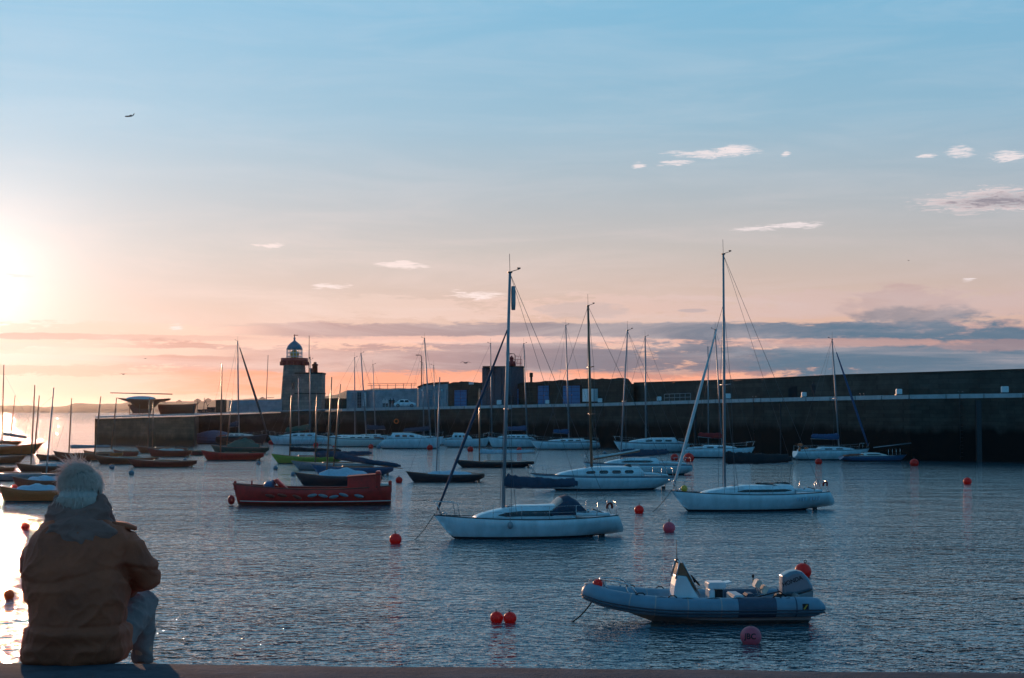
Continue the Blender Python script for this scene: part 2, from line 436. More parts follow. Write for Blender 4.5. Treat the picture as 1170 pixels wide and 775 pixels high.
def classic(bx, sx, wy, label, mast=None, yaw=R(8), fb=0.62, hull='brown', deckm='brown', cov=None, cover=None, cover_m='navy', mastm='wood', mr=0.085, group='classic day boats on moorings', band=None, name='day_sailer', boot='dark', spread=(), wires=True, covh=0.35, beam=None, stern_oh=0.12, bow_oh=0.1, cat='sailing boat', boomy=None):
    """low open keelboat with long overhangs and an optional cockpit tent"""
    mr = mr * (1.25 if wy < 535 else 1.0)
    fr = Frame(bx, sx, wy, yaw); L = fr.L; B = beam or L * 0.27
    fb = fb * (.86 if wy > 528 else 1.0)
    root = empty(name, fr.c, fr.rz, label, cat, group)
    root.rotation_euler[0] = R(random.uniform(-1, 1))
    h = Hull(L, B, fb * 1.25, fb * 0.85, fb * 0.9, draft=0.4, ob=L * bow_oh, os_=L * stern_oh, ws=0.42, k=2.1, stern_z=0.5)
    h.mesh(bandw=0.05, boot=0.06, ns=22).build('hull', [M[hull], M[band or hull], M[boot]], root)
    h.deck(ns=20).build('deck', M[deckm], root)
    h.rail(0.022, ns=16).build('toe_rail', M['wood'], root)
    zd = lambda x: h.sheer(min(max(h.t(x), 0), 1)) - 0.02
    # cockpit: coaming ring with dark well
    cb = MB(); n = 16; x0, x1 = -L * 0.25, L * 0.12
    ring = [(x0 + x1) / 2 + (x1 - x0) / 2 * math.cos(2 * math.pi * i / n) for i in range(n + 1)]
    cb.tube([Vector((ring[i], B * 0.3 * math.sin(2 * math.pi * i / n), zd(ring[i]) + 0.1)) for i in range(n + 1)], 0.05, 5, 0)
    cb.build('coaming', M['wood'], root)
    if cov:
        rs = []; a0, a1 = -L * 0.33, L * 0.22
        for i in range(13):
            u = i / 12; x = a0 + (a1 - a0) * u; hh = covh * (math.sin(math.pi * (0.08 + 0.84 * u)) ** 0.8) * (1 + 0.15 * math.sin(u * 17 + L)); b = h.half(h.t(x)) * 0.93
            rs.append([Vector((x, b * q, zd(x) + 0.03 + hh * (1 - abs(q) ** 1.3))) for q in (-1, -0.7, -0.35, 0, 0.35, 0.7, 1)])
        mb = MB(); mb.grid(rs); mb.build('cockpit_cover', M[cov], root)
    rb = MB(); xs = -L / 2 + L * stern_oh * 0.6
    rb.box((xs, 0, 0.0), (0.22, 0.04, 0.5)); rb.tube([Vector((xs, 0, zd(xs) + 0.06)), Vector((xs + 0.9, 0.0, zd(xs) + 0.2))], 0.02, 5)
    rb.build('rudder', M['wood'], root)
    info = dict(fr=fr, root=root, h=h, zd=zd)
    if mast:
        mx = fr.x(mast[0]); b = Vector((mx, 0, zd(mx) - 0.02)); tp = fr.loc(mast[2], mast[3], mx); tp.y *= 0.3
        rig(root, b, tp, M[mastm], mr, bow=Vector((L / 2 - 0.3, 0, h.sheer(1))) if wires else None, stern=None, beam=B * 0.8, spread=spread, wr=0.009, masthead=False, shroud=wires, topmast=0.9, chain_x=-0.2)
        if cover:
            x1 = fr.x(cover[0]); p0 = fr.loc(mast[0], cover[1], mx); p0.y = 0; p1 = fr.loc(cover[0], cover[2], x1); p1.y = 0
            rr = cover[3] / 2 / FPX * fr.Y
            cover_mesh(p0, p1, rr * 1.1, rr * 0.6, bx).build('sail_cover', M[cover_m], root)
            bb = MB(); dz = Vector((0, 0, -rr * 0.7)); bb.tube([p0 + dz, p1 + dz + (p1 - p0) * 0.03], 0.035, 5); bb.build('boom', M[mastm], root)
    return info
# ================================================================== camera, sun, sky
cam = bpy.data.objects.new('camera', bpy.data.cameras.new('camera')); COL.objects.link(cam)
cam.location = (0, 0, CH); cam.rotation_euler = (math.pi / 2 + PITCH, 0, 0)
cam.data.sensor_width = 36; cam.data.lens = 36 * FPX / 1170; cam.data.clip_start = 0.1; cam.data.clip_end = 30000
scn.camera = cam
SUN_AZ, SUN_EL = R(-19.6), R(4.3)          # azimuth from +Y towards +X
sd = Vector((math.sin(SUN_AZ) * math.cos(SUN_EL), math.cos(SUN_AZ) * math.cos(SUN_EL), math.sin(SUN_EL)))
sl = bpy.data.lights.new('sun', 'SUN'); sl.energy = 2.0; sl.angle = R(0.6); sl.color = (1.0, 0.56, 0.33)
so = bpy.data.objects.new('sun', sl); COL.objects.link(so); so.rotation_euler = sd.to_track_quat('Z', 'Y').to_euler()
scn.view_settings.view_transform = 'Standard'; scn.view_settings.look = 'None'
scn.view_settings.exposure = 0.2; scn.view_settings.gamma = 1.0; scn.view_settings.use_curve_mapping = False
scn.cycles.use_denoising = True
scn.cycles.max_bounces = 8; scn.cycles.volume_bounces = 0; scn.cycles.glossy_bounces = 4; scn.cycles.transparent_max_bounces = 12
scn.cycles.sample_clamp_indirect = 6.0; scn.cycles.caustics_reflective = False
w = bpy.data.worlds.new('World'); scn.world = w; w.use_nodes = True
T = w.node_tree; N = T.nodes; L_ = T.links; N.clear()
def nd(k, **kw):
    n = N.new(k)
    for a, b in kw.items(): setattr(n, a, b)
    return n
def mth(op, a, b=None, c=None, clamp=False):
    n = nd('ShaderNodeMath', operation=op); n.use_clamp = clamp
    for i, q in enumerate((a, b, c)):
        if q is None: continue
        if isinstance(q, (int, float)): n.inputs[i].default_value = q
        else: L_.new(q, n.inputs[i])
    return n.outputs[0]
def ramp(fac, stops, interp='LINEAR'):
    n = nd('ShaderNodeValToRGB'); cr = n.color_ramp; cr.interpolation = interp
    while len(cr.elements) < len(stops): cr.elements.new(0.5)
    for e, (p, c) in zip(cr.elements, stops):
        e.position = p; e.color = (*c, 1) if len(c) == 3 else c
    L_.new(fac, n.inputs[0]); return n.outputs[0]
def smooth(x, a, b, lo=0.0, hi=1.0):
    n = nd('ShaderNodeMapRange', interpolation_type='SMOOTHSTEP')
    n.inputs[1].default_value = a; n.inputs[2].default_value = b; n.inputs[3].default_value = lo; n.inputs[4].default_value = hi
    L_.new(x, n.inputs[0]); return n.outputs[0]
def mix(f, a, b, mode='MIX'):
    n = nd('ShaderNodeMix', data_type='RGBA', blend_type=mode)
    for i, q in ((0, f), (6, a), (7, b)):
        if isinstance(q, (int, float)): n.inputs[i].default_value = q
        elif isinstance(q, tuple): n.inputs[i].default_value = (*q, 1)
        else: L_.new(q, n.inputs[i])
    return n.outputs[2]
tc = nd('ShaderNodeTexCoord'); sx = nd('ShaderNodeSeparateXYZ'); L_.new(tc.outputs['Generated'], sx.inputs[0])
el = mth('ARCSINE', mth('MAXIMUM', mth('MINIMUM', sx.outputs[2], 1.0), -1.0))
az = mth('ARCTAN2', sx.outputs[0], sx.outputs[1])
dp = nd('ShaderNodeVectorMath', operation='DOT_PRODUCT'); L_.new(tc.outputs['Generated'], dp.inputs[0]); dp.inputs[1].default_value = sd
cs = dp.outputs['Value']
# the sky itself: clear-air gradient by height, then by angle from the sun
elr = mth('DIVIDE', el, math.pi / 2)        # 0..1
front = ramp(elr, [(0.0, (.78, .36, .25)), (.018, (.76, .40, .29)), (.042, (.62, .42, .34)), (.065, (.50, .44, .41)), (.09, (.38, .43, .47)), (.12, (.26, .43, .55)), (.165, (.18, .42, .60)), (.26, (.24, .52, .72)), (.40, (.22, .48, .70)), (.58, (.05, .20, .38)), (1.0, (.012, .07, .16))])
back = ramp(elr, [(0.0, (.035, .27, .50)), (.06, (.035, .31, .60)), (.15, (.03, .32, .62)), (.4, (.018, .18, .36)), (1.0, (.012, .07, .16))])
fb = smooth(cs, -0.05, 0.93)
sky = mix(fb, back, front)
# brighter towards the sun
ang = mth('ARCCOSINE', mth('MINIMUM', cs, 1.0))
g1 = mth('EXPONENT', mth('MULTIPLY', ang, -5.0))
g2 = mth('EXPONENT', mth('MULTIPLY', ang, -33.0))
sky = mix(1.0, sky, mix(g1, (0, 0, 0), (.30, .29, .30)), 'ADD')
sky = mix(1.0, sky, mix(g2, (0, 0, 0), (1.0, .84, .74)), 'ADD')
nish = nd('ShaderNodeTexSky'); nish.sky_type = 'NISHITA'; nish.sun_disc = False; nish.sun_elevation = SUN_EL; nish.sun_rotation = SUN_AZ
nish.air_density = 1.0; nish.dust_density = 0.6; nish.ozone_density = 2.5
nis = mix(1.0, nish.outputs[0], (0.05, 0.05, 0.05), 'MULTIPLY')
sky = mix(0.06, sky, nis)
# clouds, laid out by azimuth and elevation (units: thousandths of a radian)
A = mth('MULTIPLY', az, 1000.0); E = mth('MULTIPLY', el, 1000.0)
def azr(px): return math.atan((px - CX) / FPX) * 1000
def elr_(px, py):
    d = ray(px, py); return math.asin(d[2] / Vector(d).length) * 1000
def nzt(sxx, syy, off, scale=1.0, detail=7, rough=0.6, dist=0.0):
    cb = nd('ShaderNodeCombineXYZ'); L_.new(mth('MULTIPLY', A, sxx), cb.inputs[0]); L_.new(mth('MULTIPLY', E, syy), cb.inputs[1]); cb.inputs[2].default_value = off
    n = nd('ShaderNodeTexNoise'); n.inputs['Scale'].default_value = scale; n.inputs['Detail'].default_value = detail; n.inputs['Roughness'].default_value = rough; n.inputs['Distortion'].default_value = dist
    L_.new(cb.outputs[0], n.inputs['Vector']); return n.outputs['Fac']
nA = nzt(.012, .075, 1.3, dist=.3); nB = nzt(.05, .20, 4.1, dist=.4); nC = nzt(.10, .22, 9.7, detail=5)
nW = nzt(.07, .55, 23.0, detail=8, rough=.7, dist=1.2); nW2 = nzt(.03, .10, 31.0, detail=3)
sW = mth('SUBTRACT', nW, 0.5); sW2 = mth('SUBTRACT', nW2, 0.5)
sB = mth('SUBTRACT', nB, 0.5); sA = mth('SUBTRACT', nA, 0.5); sC = mth('SUBTRACT', nC, 0.5)
def blob(x0, y0, rx, ry, amp=1.0, edge=0.5, big=1.2):
    """soft ellipse between photo columns, ragged by the noises"""
    a0, e0 = azr(x0), elr_(x0, y0); ra, re = rx / FPX * 1000, ry / FPX * 1000
    u = mth('DIVIDE', mth('SUBTRACT', A, a0), ra); v = mth('DIVIDE', mth('SUBTRACT', E, e0), re)
    d = mth('ADD', mth('MULTIPLY', u, u), mth('MULTIPLY', v, v))
    d = mth('ADD', d, mth('ADD', mth('MULTIPLY', sB, -3.4 * big), mth('MULTIPLY', sC, -1.6 * big)))
    return mth('MULTIPLY', smooth(d, 1.0 + edge, 1.0 - edge, 0.0, 1.0), amp)
def lay(sky, m, col): return mix(m, sky, col)
# main bank: two long grey-mauve layers with a lit gap between them
def band(yc, hh, x0, x1, soft, k=1.0, amp=0.9):
    ec = elr_(CX, yc); re = hh / FPX * 1000
    v = mth('DIVIDE', mth('SUBTRACT', E, ec), re)
    d = mth('ADD', mth('MULTIPLY', v, v), mth('ADD', mth('MULTIPLY', sA, -5.0 * k), mth('ADD', mth('MULTIPLY', sB, -3.8 * k), mth('MULTIPLY', sW, -2.6 * k))))
    m = smooth(d, 1.35, 0.55, 0, 1)
    m = mth('MULTIPLY', m, smooth(A, azr(x0 - soft), azr(x0 + soft)))
    m = mth('MULTIPLY', m, smooth(A, azr(x1 + soft), azr(x1 - soft)))
    return mth('MULTIPLY', m, amp)
cg = ramp(smooth(A, azr(150), azr(1100)), [(0, (.60, .38, .34)), (.35, (.36, .27, .28)), (.6, (.20, .20, .24)), (1, (.11, .175, .25))])
cgd = ramp(smooth(A, azr(100), azr(1100)), [(0, (.72, .40, .32)), (.35, (.42, .28, .28)), (.6, (.22, .20, .24)), (1, (.085, .15, .22))])
pink = ramp(smooth(A, azr(150), azr(1150)), [(0, (1.0, .62, .48)), (.5, (.85, .44, .34)), (1, (.48, .30, .30))])
lit = ramp(smooth(A, azr(100), azr(1150)), [(0, (1.0, .80, .70)), (.5, (.80, .56, .50)), (1, (.55, .40, .40))])
sky = lay(sky, band(352, 13, 400, 1400, 160, 1.2, 0.40), lit)
sky = lay(sky, blob(1036, 354, 62, 26, 0.9, 0.45, 1.0), (.50, .36, .34))
sky = lay(sky, blob(1050, 364, 66, 13, 0.85, 0.6, .9), (.25, .23, .26))
sky = lay(sky, blob(668, 355, 50, 9, 0.35, 0.6), (.40, .36, .38))
sky = lay(sky, band(388, 15, -400, 1600, 50, 1.0, 0.55), pink)
sky = lay(sky, band(379, 9.5, 290, 1040, 60, .6, 0.97), cg)
sky = lay(sky, band(388, 3.5, -60, 330, 60, .7, 0.7), (.74, .46, .38))
sky = lay(sky, band(411, 19, 150, 2200, 60, 1.0, 0.95), cgd)
sky = lay(sky, blob(480, 420, 230, 17, 0.8, 0.5, .6), cgd)
sky = lay(sky, blob(1120, 408, 240, 38, 0.98, 0.5, .8), (.10, .165, .235))
sky = lay(sky, blob(1150, 395, 90, 7, 0.5, 0.6, 1.3), (.42, .25, .24))
sky = lay(sky, blob(960, 392, 120, 5, 0.7, 0.6, 1.1), (.55, .31, .27))
sky = lay(sky, blob(520, 388, 190, 4, 0.8, 0.6, 1.1), (.88, .52, .42))
sky = lay(sky, band(438, 13, 200, 850, 70, .5, 0.95), (.93, .36, .22))
sky = lay(sky, blob(760, 420, 70, 14, 0.5, 0.6), (.24, .19, .22))
sky = lay(sky, band(404, 4, -300, 260, 60, .8, 0.6), (1.0, .72, .56))
sky = lay(sky, band(425, 6, -300, 250, 60, 1.0, 0.5), (.90, .46, .34))
# small wisps higher up
def wisp(x0, y0, rx, ry, amp=1.0):
    a0, e0 = azr(x0), elr_(x0, y0); ra, re = rx / FPX * 1000, ry / FPX * 1000
    u = mth('DIVIDE', mth('SUBTRACT', A, a0), ra)
    v = mth('DIVIDE', mth('ADD', mth('SUBTRACT', E, e0), mth('MULTIPLY', sW2, 9.0)), re)
    d = mth('ADD', mth('MULTIPLY', u, u), mth('MULTIPLY', v, v))
    d = mth('ADD', d, mth('MULTIPLY', sW, -9.0))
    return mth('MULTIPLY', smooth(d, 2.0, -0.4, 0.0, 1.0), amp)
for q in [(815, 175, 48, 3.4), (775, 187, 18, 2.6), (730, 189, 8, 2), (845, 170, 18, 2.6), (1101, 174, 14, 5), (1062, 178, 11, 2.2), (1156, 178, 17, 4.5), (900, 175, 5, 2), (868, 262, 28, 2.6), (912, 257, 30, 2.6), (306, 280, 17, 1.6), (458, 303, 30, 2.6), (377, 327, 20, 2), (545, 336, 30, 3.5), (1108, 319, 7, 2), (20, 315, 18, 2), (200, 374, 8, 2)]:
    sky = lay(sky, wisp(q[0], q[1], q[2] * .85, q[3] * 1.15, 0.85), (.80, .70, .70) if q[0] > 600 else (.92, .76, .72))
sky = lay(sky, wisp(1138, 229, 64, 11, 1.0), (.70, .58, .58))
sky = lay(sky, wisp(1152, 229, 52, 7, 1.0), (.27, .25, .29))
sky = lay(sky, blob(792, 355, 16, 2, 0.6, 0.6, .7), (.38, .32, .34))
# broad faint streaks so that the clear air is never flat
nS = nzt(.006, .05, 17.0, detail=8, rough=.65, dist=.6)
low = mth('MULTIPLY', smooth(el, .17, .03), smooth(nS, .42, .72, 0, .38))
sky = mix(low, sky, mix(smooth(A, azr(0), azr(1170)), (.98, .72, .62), (.50, .38, .38)))
sky = mix(smooth(nS, .35, .75, 0, .10), sky, (.85, .78, .78))
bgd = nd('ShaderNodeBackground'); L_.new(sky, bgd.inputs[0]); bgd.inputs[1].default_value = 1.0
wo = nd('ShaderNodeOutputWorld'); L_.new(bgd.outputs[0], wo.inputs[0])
w.cycles.sampling_method = 'MANUAL'; w.cycles.sample_map_resolution = 1024
# ================================================================== haze
hz = MB(); hz.box((0, 1500, 7.0), (12000, 13000, 82), 0)
m = bpy.data.materials.new('haze_air'); m.use_nodes = True; m.node_tree.nodes.clear()
pv = m.node_tree.nodes.new('ShaderNodeVolumePrincipled'); pv.inputs['Color'].default_value = (0.95, 0.86, 0.80, 1)
pv.inputs['Density'].default_value = 0.000018; pv.inputs['Anisotropy'].default_value = 0.80
mo = m.node_tree.nodes.new('ShaderNodeOutputMaterial'); m.node_tree.links.new(pv.outputs[0], mo.inputs['Volume'])
tag(hz.build('haze', m), kind='stuff')
# ================================================================== water
m, t, b = nt('harbour_water'); N2, L2 = t.nodes, t.links
b.inputs['Base Color'].default_value = (0.028, 0.095, 0.125, 1); b.inputs['Roughness'].default_value = 0.035; b.inputs['IOR'].default_value = 1.65
tcn = N2.new('ShaderNodeTexCoord')
# wave height as a node group, sampled three times to get the true slope of the surface at every point
wg = bpy.data.node_groups.new('wave_height', 'ShaderNodeTree')
wg.interface.new_socket('P', in_out='INPUT', socket_type='NodeSocketVector'); wg.interface.new_socket('H', in_out='OUTPUT', socket_type='NodeSocketFloat')
gi, go = wg.nodes.new('NodeGroupInput'), wg.nodes.new('NodeGroupOutput'); hsum = None
for (scl, amp, st, rot, det) in [(0.13, .20, (1, 1.5, 1), .3, 1), (0.75, .022, (1, 1.6, 1), .42, 2), (2.3, .021, (1.15, 1.4, 1), -.2, 3), (5.5, .017, (1.2, 1.2, 1), .7, 2)]:
    mp = wg.nodes.new('ShaderNodeMapping'); mp.inputs['Scale'].default_value = st; mp.inputs['Rotation'].default_value = (0, 0, rot); wg.links.new(gi.outputs[0], mp.inputs['Vector'])
    nz = wg.nodes.new('ShaderNodeTexNoise'); nz.noise_dimensions = '2D'; nz.inputs['Scale'].default_value = scl; nz.inputs['Detail'].default_value = det; nz.inputs['Roughness'].default_value = .5; nz.inputs['Distortion'].default_value = .3; wg.links.new(mp.outputs[0], nz.inputs['Vector'])
    ab = wg.nodes.new('ShaderNodeMath'); ab.operation = 'POWER'; sc_ = wg.nodes.new('ShaderNodeMath'); sc_.operation = 'MULTIPLY'; sc_.inputs[1].default_value = 1.7 if scl in (.75, 2.3) else 1.0; wg.links.new(nz.outputs['Fac'], sc_.inputs[0]); wg.links.new(sc_.outputs[0], ab.inputs[0]); ab.inputs[1].default_value = 3.2 if scl in (.75, 2.3) else 1.3
    mu = wg.nodes.new('ShaderNodeMath'); mu.operation = 'MULTIPLY'; mu.inputs[1].default_value = amp * 1.3; wg.links.new(ab.outputs[0], mu.inputs[0])
    if hsum is None: hsum = mu.outputs[0]
    else:
        ad = wg.nodes.new('ShaderNodeMath'); wg.links.new(hsum, ad.inputs[0]); wg.links.new(mu.outputs[0], ad.inputs[1]); hsum = ad.outputs[0]
wg.links.new(hsum, go.inputs[0])
EPS = .04; hs = []
for off in ((0, 0, 0), (EPS, 0, 0), (0, EPS, 0)):
    va = N2.new('ShaderNodeVectorMath'); va.operation = 'ADD'; va.inputs[1].default_value = off; L2.new(tcn.outputs['Object'], va.inputs[0])
    g_ = N2.new('ShaderNodeGroup'); g_.node_tree = wg; L2.new(va.outputs[0], g_.inputs[0]); hs.append(g_.outputs[0])
# patches of calmer and rougher water
mp = N2.new('ShaderNodeMapping'); mp.inputs['Scale'].default_value = (.35, 1.0, 1); L2.new(tcn.outputs['Object'], mp.inputs['Vector'])
nz = N2.new('ShaderNodeTexNoise'); nz.inputs['Scale'].default_value = .045; nz.inputs['Detail'].default_value = 4; L2.new(mp.outputs[0], nz.inputs['Vector'])
mr = N2.new('ShaderNodeMapRange'); mr.inputs[1].default_value = .36; mr.inputs[2].default_value = .64; mr.inputs[3].default_value = .65 / EPS; mr.inputs[4].default_value = 1.2 / EPS; L2.new(nz.outputs['Fac'], mr.inputs[0])
cbn = N2.new('ShaderNodeCombineXYZ'); cbn.inputs[2].default_value = 1.0
for k in (1, 2):
    sb = N2.new('ShaderNodeMath'); sb.operation = 'SUBTRACT'; L2.new(hs[0], sb.inputs[0]); L2.new(hs[k], sb.inputs[1])
    mu = N2.new('ShaderNodeMath'); mu.operation = 'MULTIPLY'; L2.new(sb.outputs[0], mu.inputs[0]); L2.new(mr.outputs[0], mu.inputs[1]); L2.new(mu.outputs[0], cbn.inputs[k - 1])
nm = N2.new('ShaderNodeVectorMath'); nm.operation = 'NORMALIZE'; L2.new(cbn.outputs[0], nm.inputs[0]); L2.new(nm.outputs[0], b.inputs['Normal'])
wm = MB(); wm.add([(-5500, -100, 0), (5500, -100, 0), (5500, 7500, 0), (-5500, 7500, 0)], [(0, 1, 2, 3)], 0, False)
tag(wm.build('water', m), kind='structure')
# ================================================================== far coast
mh = mat('far_hillside', (0.05, 0.06, 0.035), 0.95, var=0.35, scale=0.02, col2=(0.09, 0.10, 0.06))
def coast(name, D, pts, depth, seed, rough):
    mb = MB(); r0, r1, r2, r3 = [], [], [], []
    n = 420; xa, xb = pts[0][0], pts[-1][0]
    for i in range(n + 1):
        px = xa + (xb - xa) * i / n
        for (p, q) in zip(pts[:-1], pts[1:]):
            if p[0] <= px <= q[0]:
                u = (px - p[0]) / (q[0] - p[0]); u = u * u * (3 - 2 * u); py = p[1] + (q[1] - p[1]) * u
        hh = V(px, py, D + depth * .5).z
        hh += rough * (noise.noise(Vector((px * .05, seed, 0))) + .8 * noise.noise(Vector((px * .16, seed, 3))) + .8 * abs(noise.noise(Vector((px * .45, seed, 7)))))
        X = (px - CX) / FPX
        r0.append(Vector((X * D, D, -0.5))); r1.append(Vector((X * D, D + depth * .08, hh * .25 + 1))); r2.append(Vector((X * (D + depth * .5), D + depth * .5, hh))); r3.append(Vector((X * (D + depth), D + depth, hh * .9)))
    mb.grid([r0, r1, r2, r3])
    return tag(mb.build(name, mh), kind='structure')
coast('hills', 3800, [(-1500, 455), (-300, 461), (0, 463.5), (60, 465), (100, 461.5), (170, 461), (200, 459), (300, 456), (340, 456), (380, 452), (400, 447), (440, 444), (600, 447), (900, 452), (1400, 450), (2200, 452)], 900, 2.0, 4.0)
# a few far houses and trees on the ridge
hm = mat('far_house_wall', (0.20, 0.18, 0.17), 0.9)
for k, (px, py) in enumerate([(188, 461), (205, 459.5), (226, 458), (238, 457.5), (300, 456)]):
    mb = MB(); p = V(px, py, 4200); mb.prism([(-9, -8), (9, -8), (9, 5), (0, 10), (-9, 5)], -6, 6); o = mb.build('far_house', hm); o.location = p + Vector((0, 0, -4))
    tag(o, ['tiny far house on the ridge just behind the cradled boat', 'tiny far house on the ridge right of the cradled boat', 'tiny far house on the ridge above the tyres', 'tiny far house on the ridge left of the small dark hut', 'tiny far house on the ridge close left of the lighthouse'][k], 'house', 'houses on the far ridge')
# ================================================================== stone
def stone(name, base, tide=None, brick=(1.1, .45), mortar=.6, dark=None):
    m, t, b = nt(name); N, L = t.nodes, t.links
    b.inputs['Roughness'].default_value = .9; b.inputs['Specular IOR Level'].default_value = .2
    uv = N.new('ShaderNodeTexCoord')
    g = N.new('ShaderNodeSeparateXYZ'); L.new(uv.outputs['Object'], g.inputs[0])
    cb = N.new('ShaderNodeCombineXYZ'); ad = N.new('ShaderNodeMath'); ad.operation = 'ADD'; L.new(g.outputs[0], ad.inputs[0])
    mm = N.new('ShaderNodeMath'); mm.operation = 'MULTIPLY'; mm.inputs[1].default_value = .35; L.new(g.outputs[1], mm.inputs[0]); L.new(mm.outputs[0], ad.inputs[1])
    L.new(ad.outputs[0], cb.inputs[0]); L.new(g.outputs[2], cb.inputs[1])
    bt = N.new('ShaderNodeTexBrick'); bt.inputs['Scale'].default_value = 1; bt.inputs['Brick Width'].default_value = brick[0]; bt.inputs['Row Height'].default_value = brick[1]
    bt.inputs['Mortar Size'].default_value = .02; bt.inputs['Color1'].default_value = (*base, 1); bt.inputs['Color2'].default_value = (*[c * .72 for c in base], 1); bt.inputs['Mortar'].default_value = (*[c * mortar for c in base], 1)
    L.new(cb.outputs[0], bt.inputs['Vector'])
    nz = N.new('ShaderNodeTexNoise'); nz.inputs['Scale'].default_value = .5; nz.inputs['Detail'].default_value = 8; nz.inputs['Roughness'].default_value = .65; L.new(uv.outputs['Object'], nz.inputs['Vector'])
    cr = N.new('ShaderNodeValToRGB'); L.new(nz.outputs['Fac'], cr.inputs[0]); cr.color_ramp.elements[0].position = .3; cr.color_ramp.elements[1].position = .7
    cr.color_ramp.elements[0].color = (.55, .52, .5, 1); cr.color_ramp.elements[1].color = (1.15, 1.1, 1.05, 1)
    mx = N.new('ShaderNodeMix'); mx.data_type = 'RGBA'; mx.blend_type = 'MULTIPLY'; mx.inputs[0].default_value = 1; L.new(bt.outputs[0], mx.inputs[6]); L.new(cr.outputs[0], mx.inputs[7])
    out = mx.outputs[2]
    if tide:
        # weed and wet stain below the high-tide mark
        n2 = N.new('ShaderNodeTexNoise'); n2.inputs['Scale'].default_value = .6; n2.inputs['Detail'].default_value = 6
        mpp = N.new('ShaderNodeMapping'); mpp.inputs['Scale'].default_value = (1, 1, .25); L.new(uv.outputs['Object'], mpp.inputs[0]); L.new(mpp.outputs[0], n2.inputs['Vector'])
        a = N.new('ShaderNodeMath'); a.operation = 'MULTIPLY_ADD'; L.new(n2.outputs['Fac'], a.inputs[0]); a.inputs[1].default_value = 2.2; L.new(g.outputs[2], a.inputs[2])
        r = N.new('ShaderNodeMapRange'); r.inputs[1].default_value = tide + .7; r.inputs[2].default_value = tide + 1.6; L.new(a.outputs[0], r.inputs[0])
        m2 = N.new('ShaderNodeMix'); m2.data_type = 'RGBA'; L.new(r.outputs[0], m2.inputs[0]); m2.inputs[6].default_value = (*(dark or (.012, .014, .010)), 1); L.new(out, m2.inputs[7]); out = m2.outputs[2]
    L.new(out, b.inputs['Base Color'])
    bp = N.new('ShaderNodeBump'); bp.inputs['Distance'].default_value = .06; L.new(nz.outputs['Fac'], bp.inputs['Height']); L.new(bp.outputs[0], b.inputs['Normal'])
    return m
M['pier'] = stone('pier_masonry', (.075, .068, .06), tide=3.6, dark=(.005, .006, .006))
M['pierL'] = stone('glare_tinted_masonry', (.24, .14, .09), tide=1.4, dark=(.05, .03, .018))  # warm brown holds the sun glare over the pier's left end
M['coping'] = mat('coping_concrete', (.40, .41, .42), .85, var=.15, scale=1.0)
M['parapet'] = stone('parapet_masonry', (.085, .078, .07), brick=(1.6, .6))
M['rubble'] = stone('store_masonry', (.075, .065, .055), brick=(.9, .4))
M['render'] = mat('painted_render', (.24, .28, .31), .85, var=.22, scale=.8, bump=.02)
M['lhstone'] = stone('granite', (.28, .25, .23), brick=(1.0, .5))
M['lhred'] = mat('lantern_gallery_red', (.36, .03, .025), .6, var=.15)
M['lead'] = mat('lead_dome', (.09, .16, .21), .5, var=.15)
M['doorblue'] = mat('door_blue', (.012, .13, .30), .6, var=.18, scale=2, stretch=(5, 5, .5))
M['concrete'] = mat('quay_concrete', (.46, .41, .37), .85, var=.22, scale=1.5, bump=.012, bscale=22, stretch=(1, 1, 1))
M['box'] = mat('white_box_paint', (.62, .64, .65), .6, var=.1)
# ================================================================== pier
face = [(108, 507.2, 476), (222, 510.3, 472.8), (227, 504.8, 472.4), (300, 504.6, 469.8), (390, 504.6, 467.0), (500, 505.6, 464.6), (690, 511.3, 460.6), (787, 515, 457.6), (870, 519.5, 455.2), (1040, 526.5, 451.2), (1170, 529, 449.3), (1420, 535, 446.5)]
FP = []
for px, wy, ty in face:
    p = W(px, wy); FP.append((px, p, V(px, ty, p.y).z))
def G(px, back=0.0):
    """plan point behind the quay edge on the sight line of a pixel column, and deck height there"""
    for (a, b_) in zip(FP[:-1], FP[1:]):
        if px <= b_[0] or b_ is FP[-1]:
            u = (px - a[0]) / (b_[0] - a[0]); break
    Y = a[1].y + (b_[1].y - a[1].y) * u + back
    return Vector(((px - CX) / (FPX * cp) * Y * 0.9985, Y, a[2] + (b_[2] - a[2]) * u))
def loftwall(mb, pts_lo_hi, m=0, thick=1.0):
    pass
pier = empty('pier', (0, 0, 0), 0, 'long stone pier with pale coping and weed-dark foot across the harbour', 'pier')
def face_mesh(i0, i1, mname, name, back=24):
    mb = MB(); pts = FP[i0:i1 + 1]; A, B = [], []
    for k, (px, p, zt) in enumerate(pts):
        A.append((p, zt - .5)); 
    rows = [[Vector((p.x, p.y, z if z is not None else zt)) for p, zt in A] for z in (-1.0, 0.6, 2.4, 4.0)]
    for r in rows:
        for j, q in enumerate(r): q.z = min(q.z, A[j][1] - .02)
    rows.append([Vector((p.x, p.y, zt)) for p, zt in A])
    if i0 == 0:
        for r in rows: r[0] = Vector((r[0].x + .16 * (r[0].z + 1), r[0].y, r[0].z))
    rows.append([Vector((p.x * (1 + back / p.y), p.y + back, zt)) for p, zt in A])
    rows.append([Vector((p.x * (1 + back / p.y), p.y + back, -1)) for p, zt in A])
    mb.grid(rows, 0, False)
    for e in (0, -1):
        p, zt = A[e]; q = Vector((p.x * (1 + back / p.y), p.y + back, 0))
        mb.add([(p.x, p.y, -1), (q.x, q.y, -1), (q.x, q.y, zt), (p.x, p.y, zt)], [(0, 1, 2, 3)], 0, False)
    return mb.build(name, M[mname], pier)
face_mesh(0, 1, 'pierL', 'pier_head')
face_mesh(1, 11, 'pier', 'quay_face', 40)
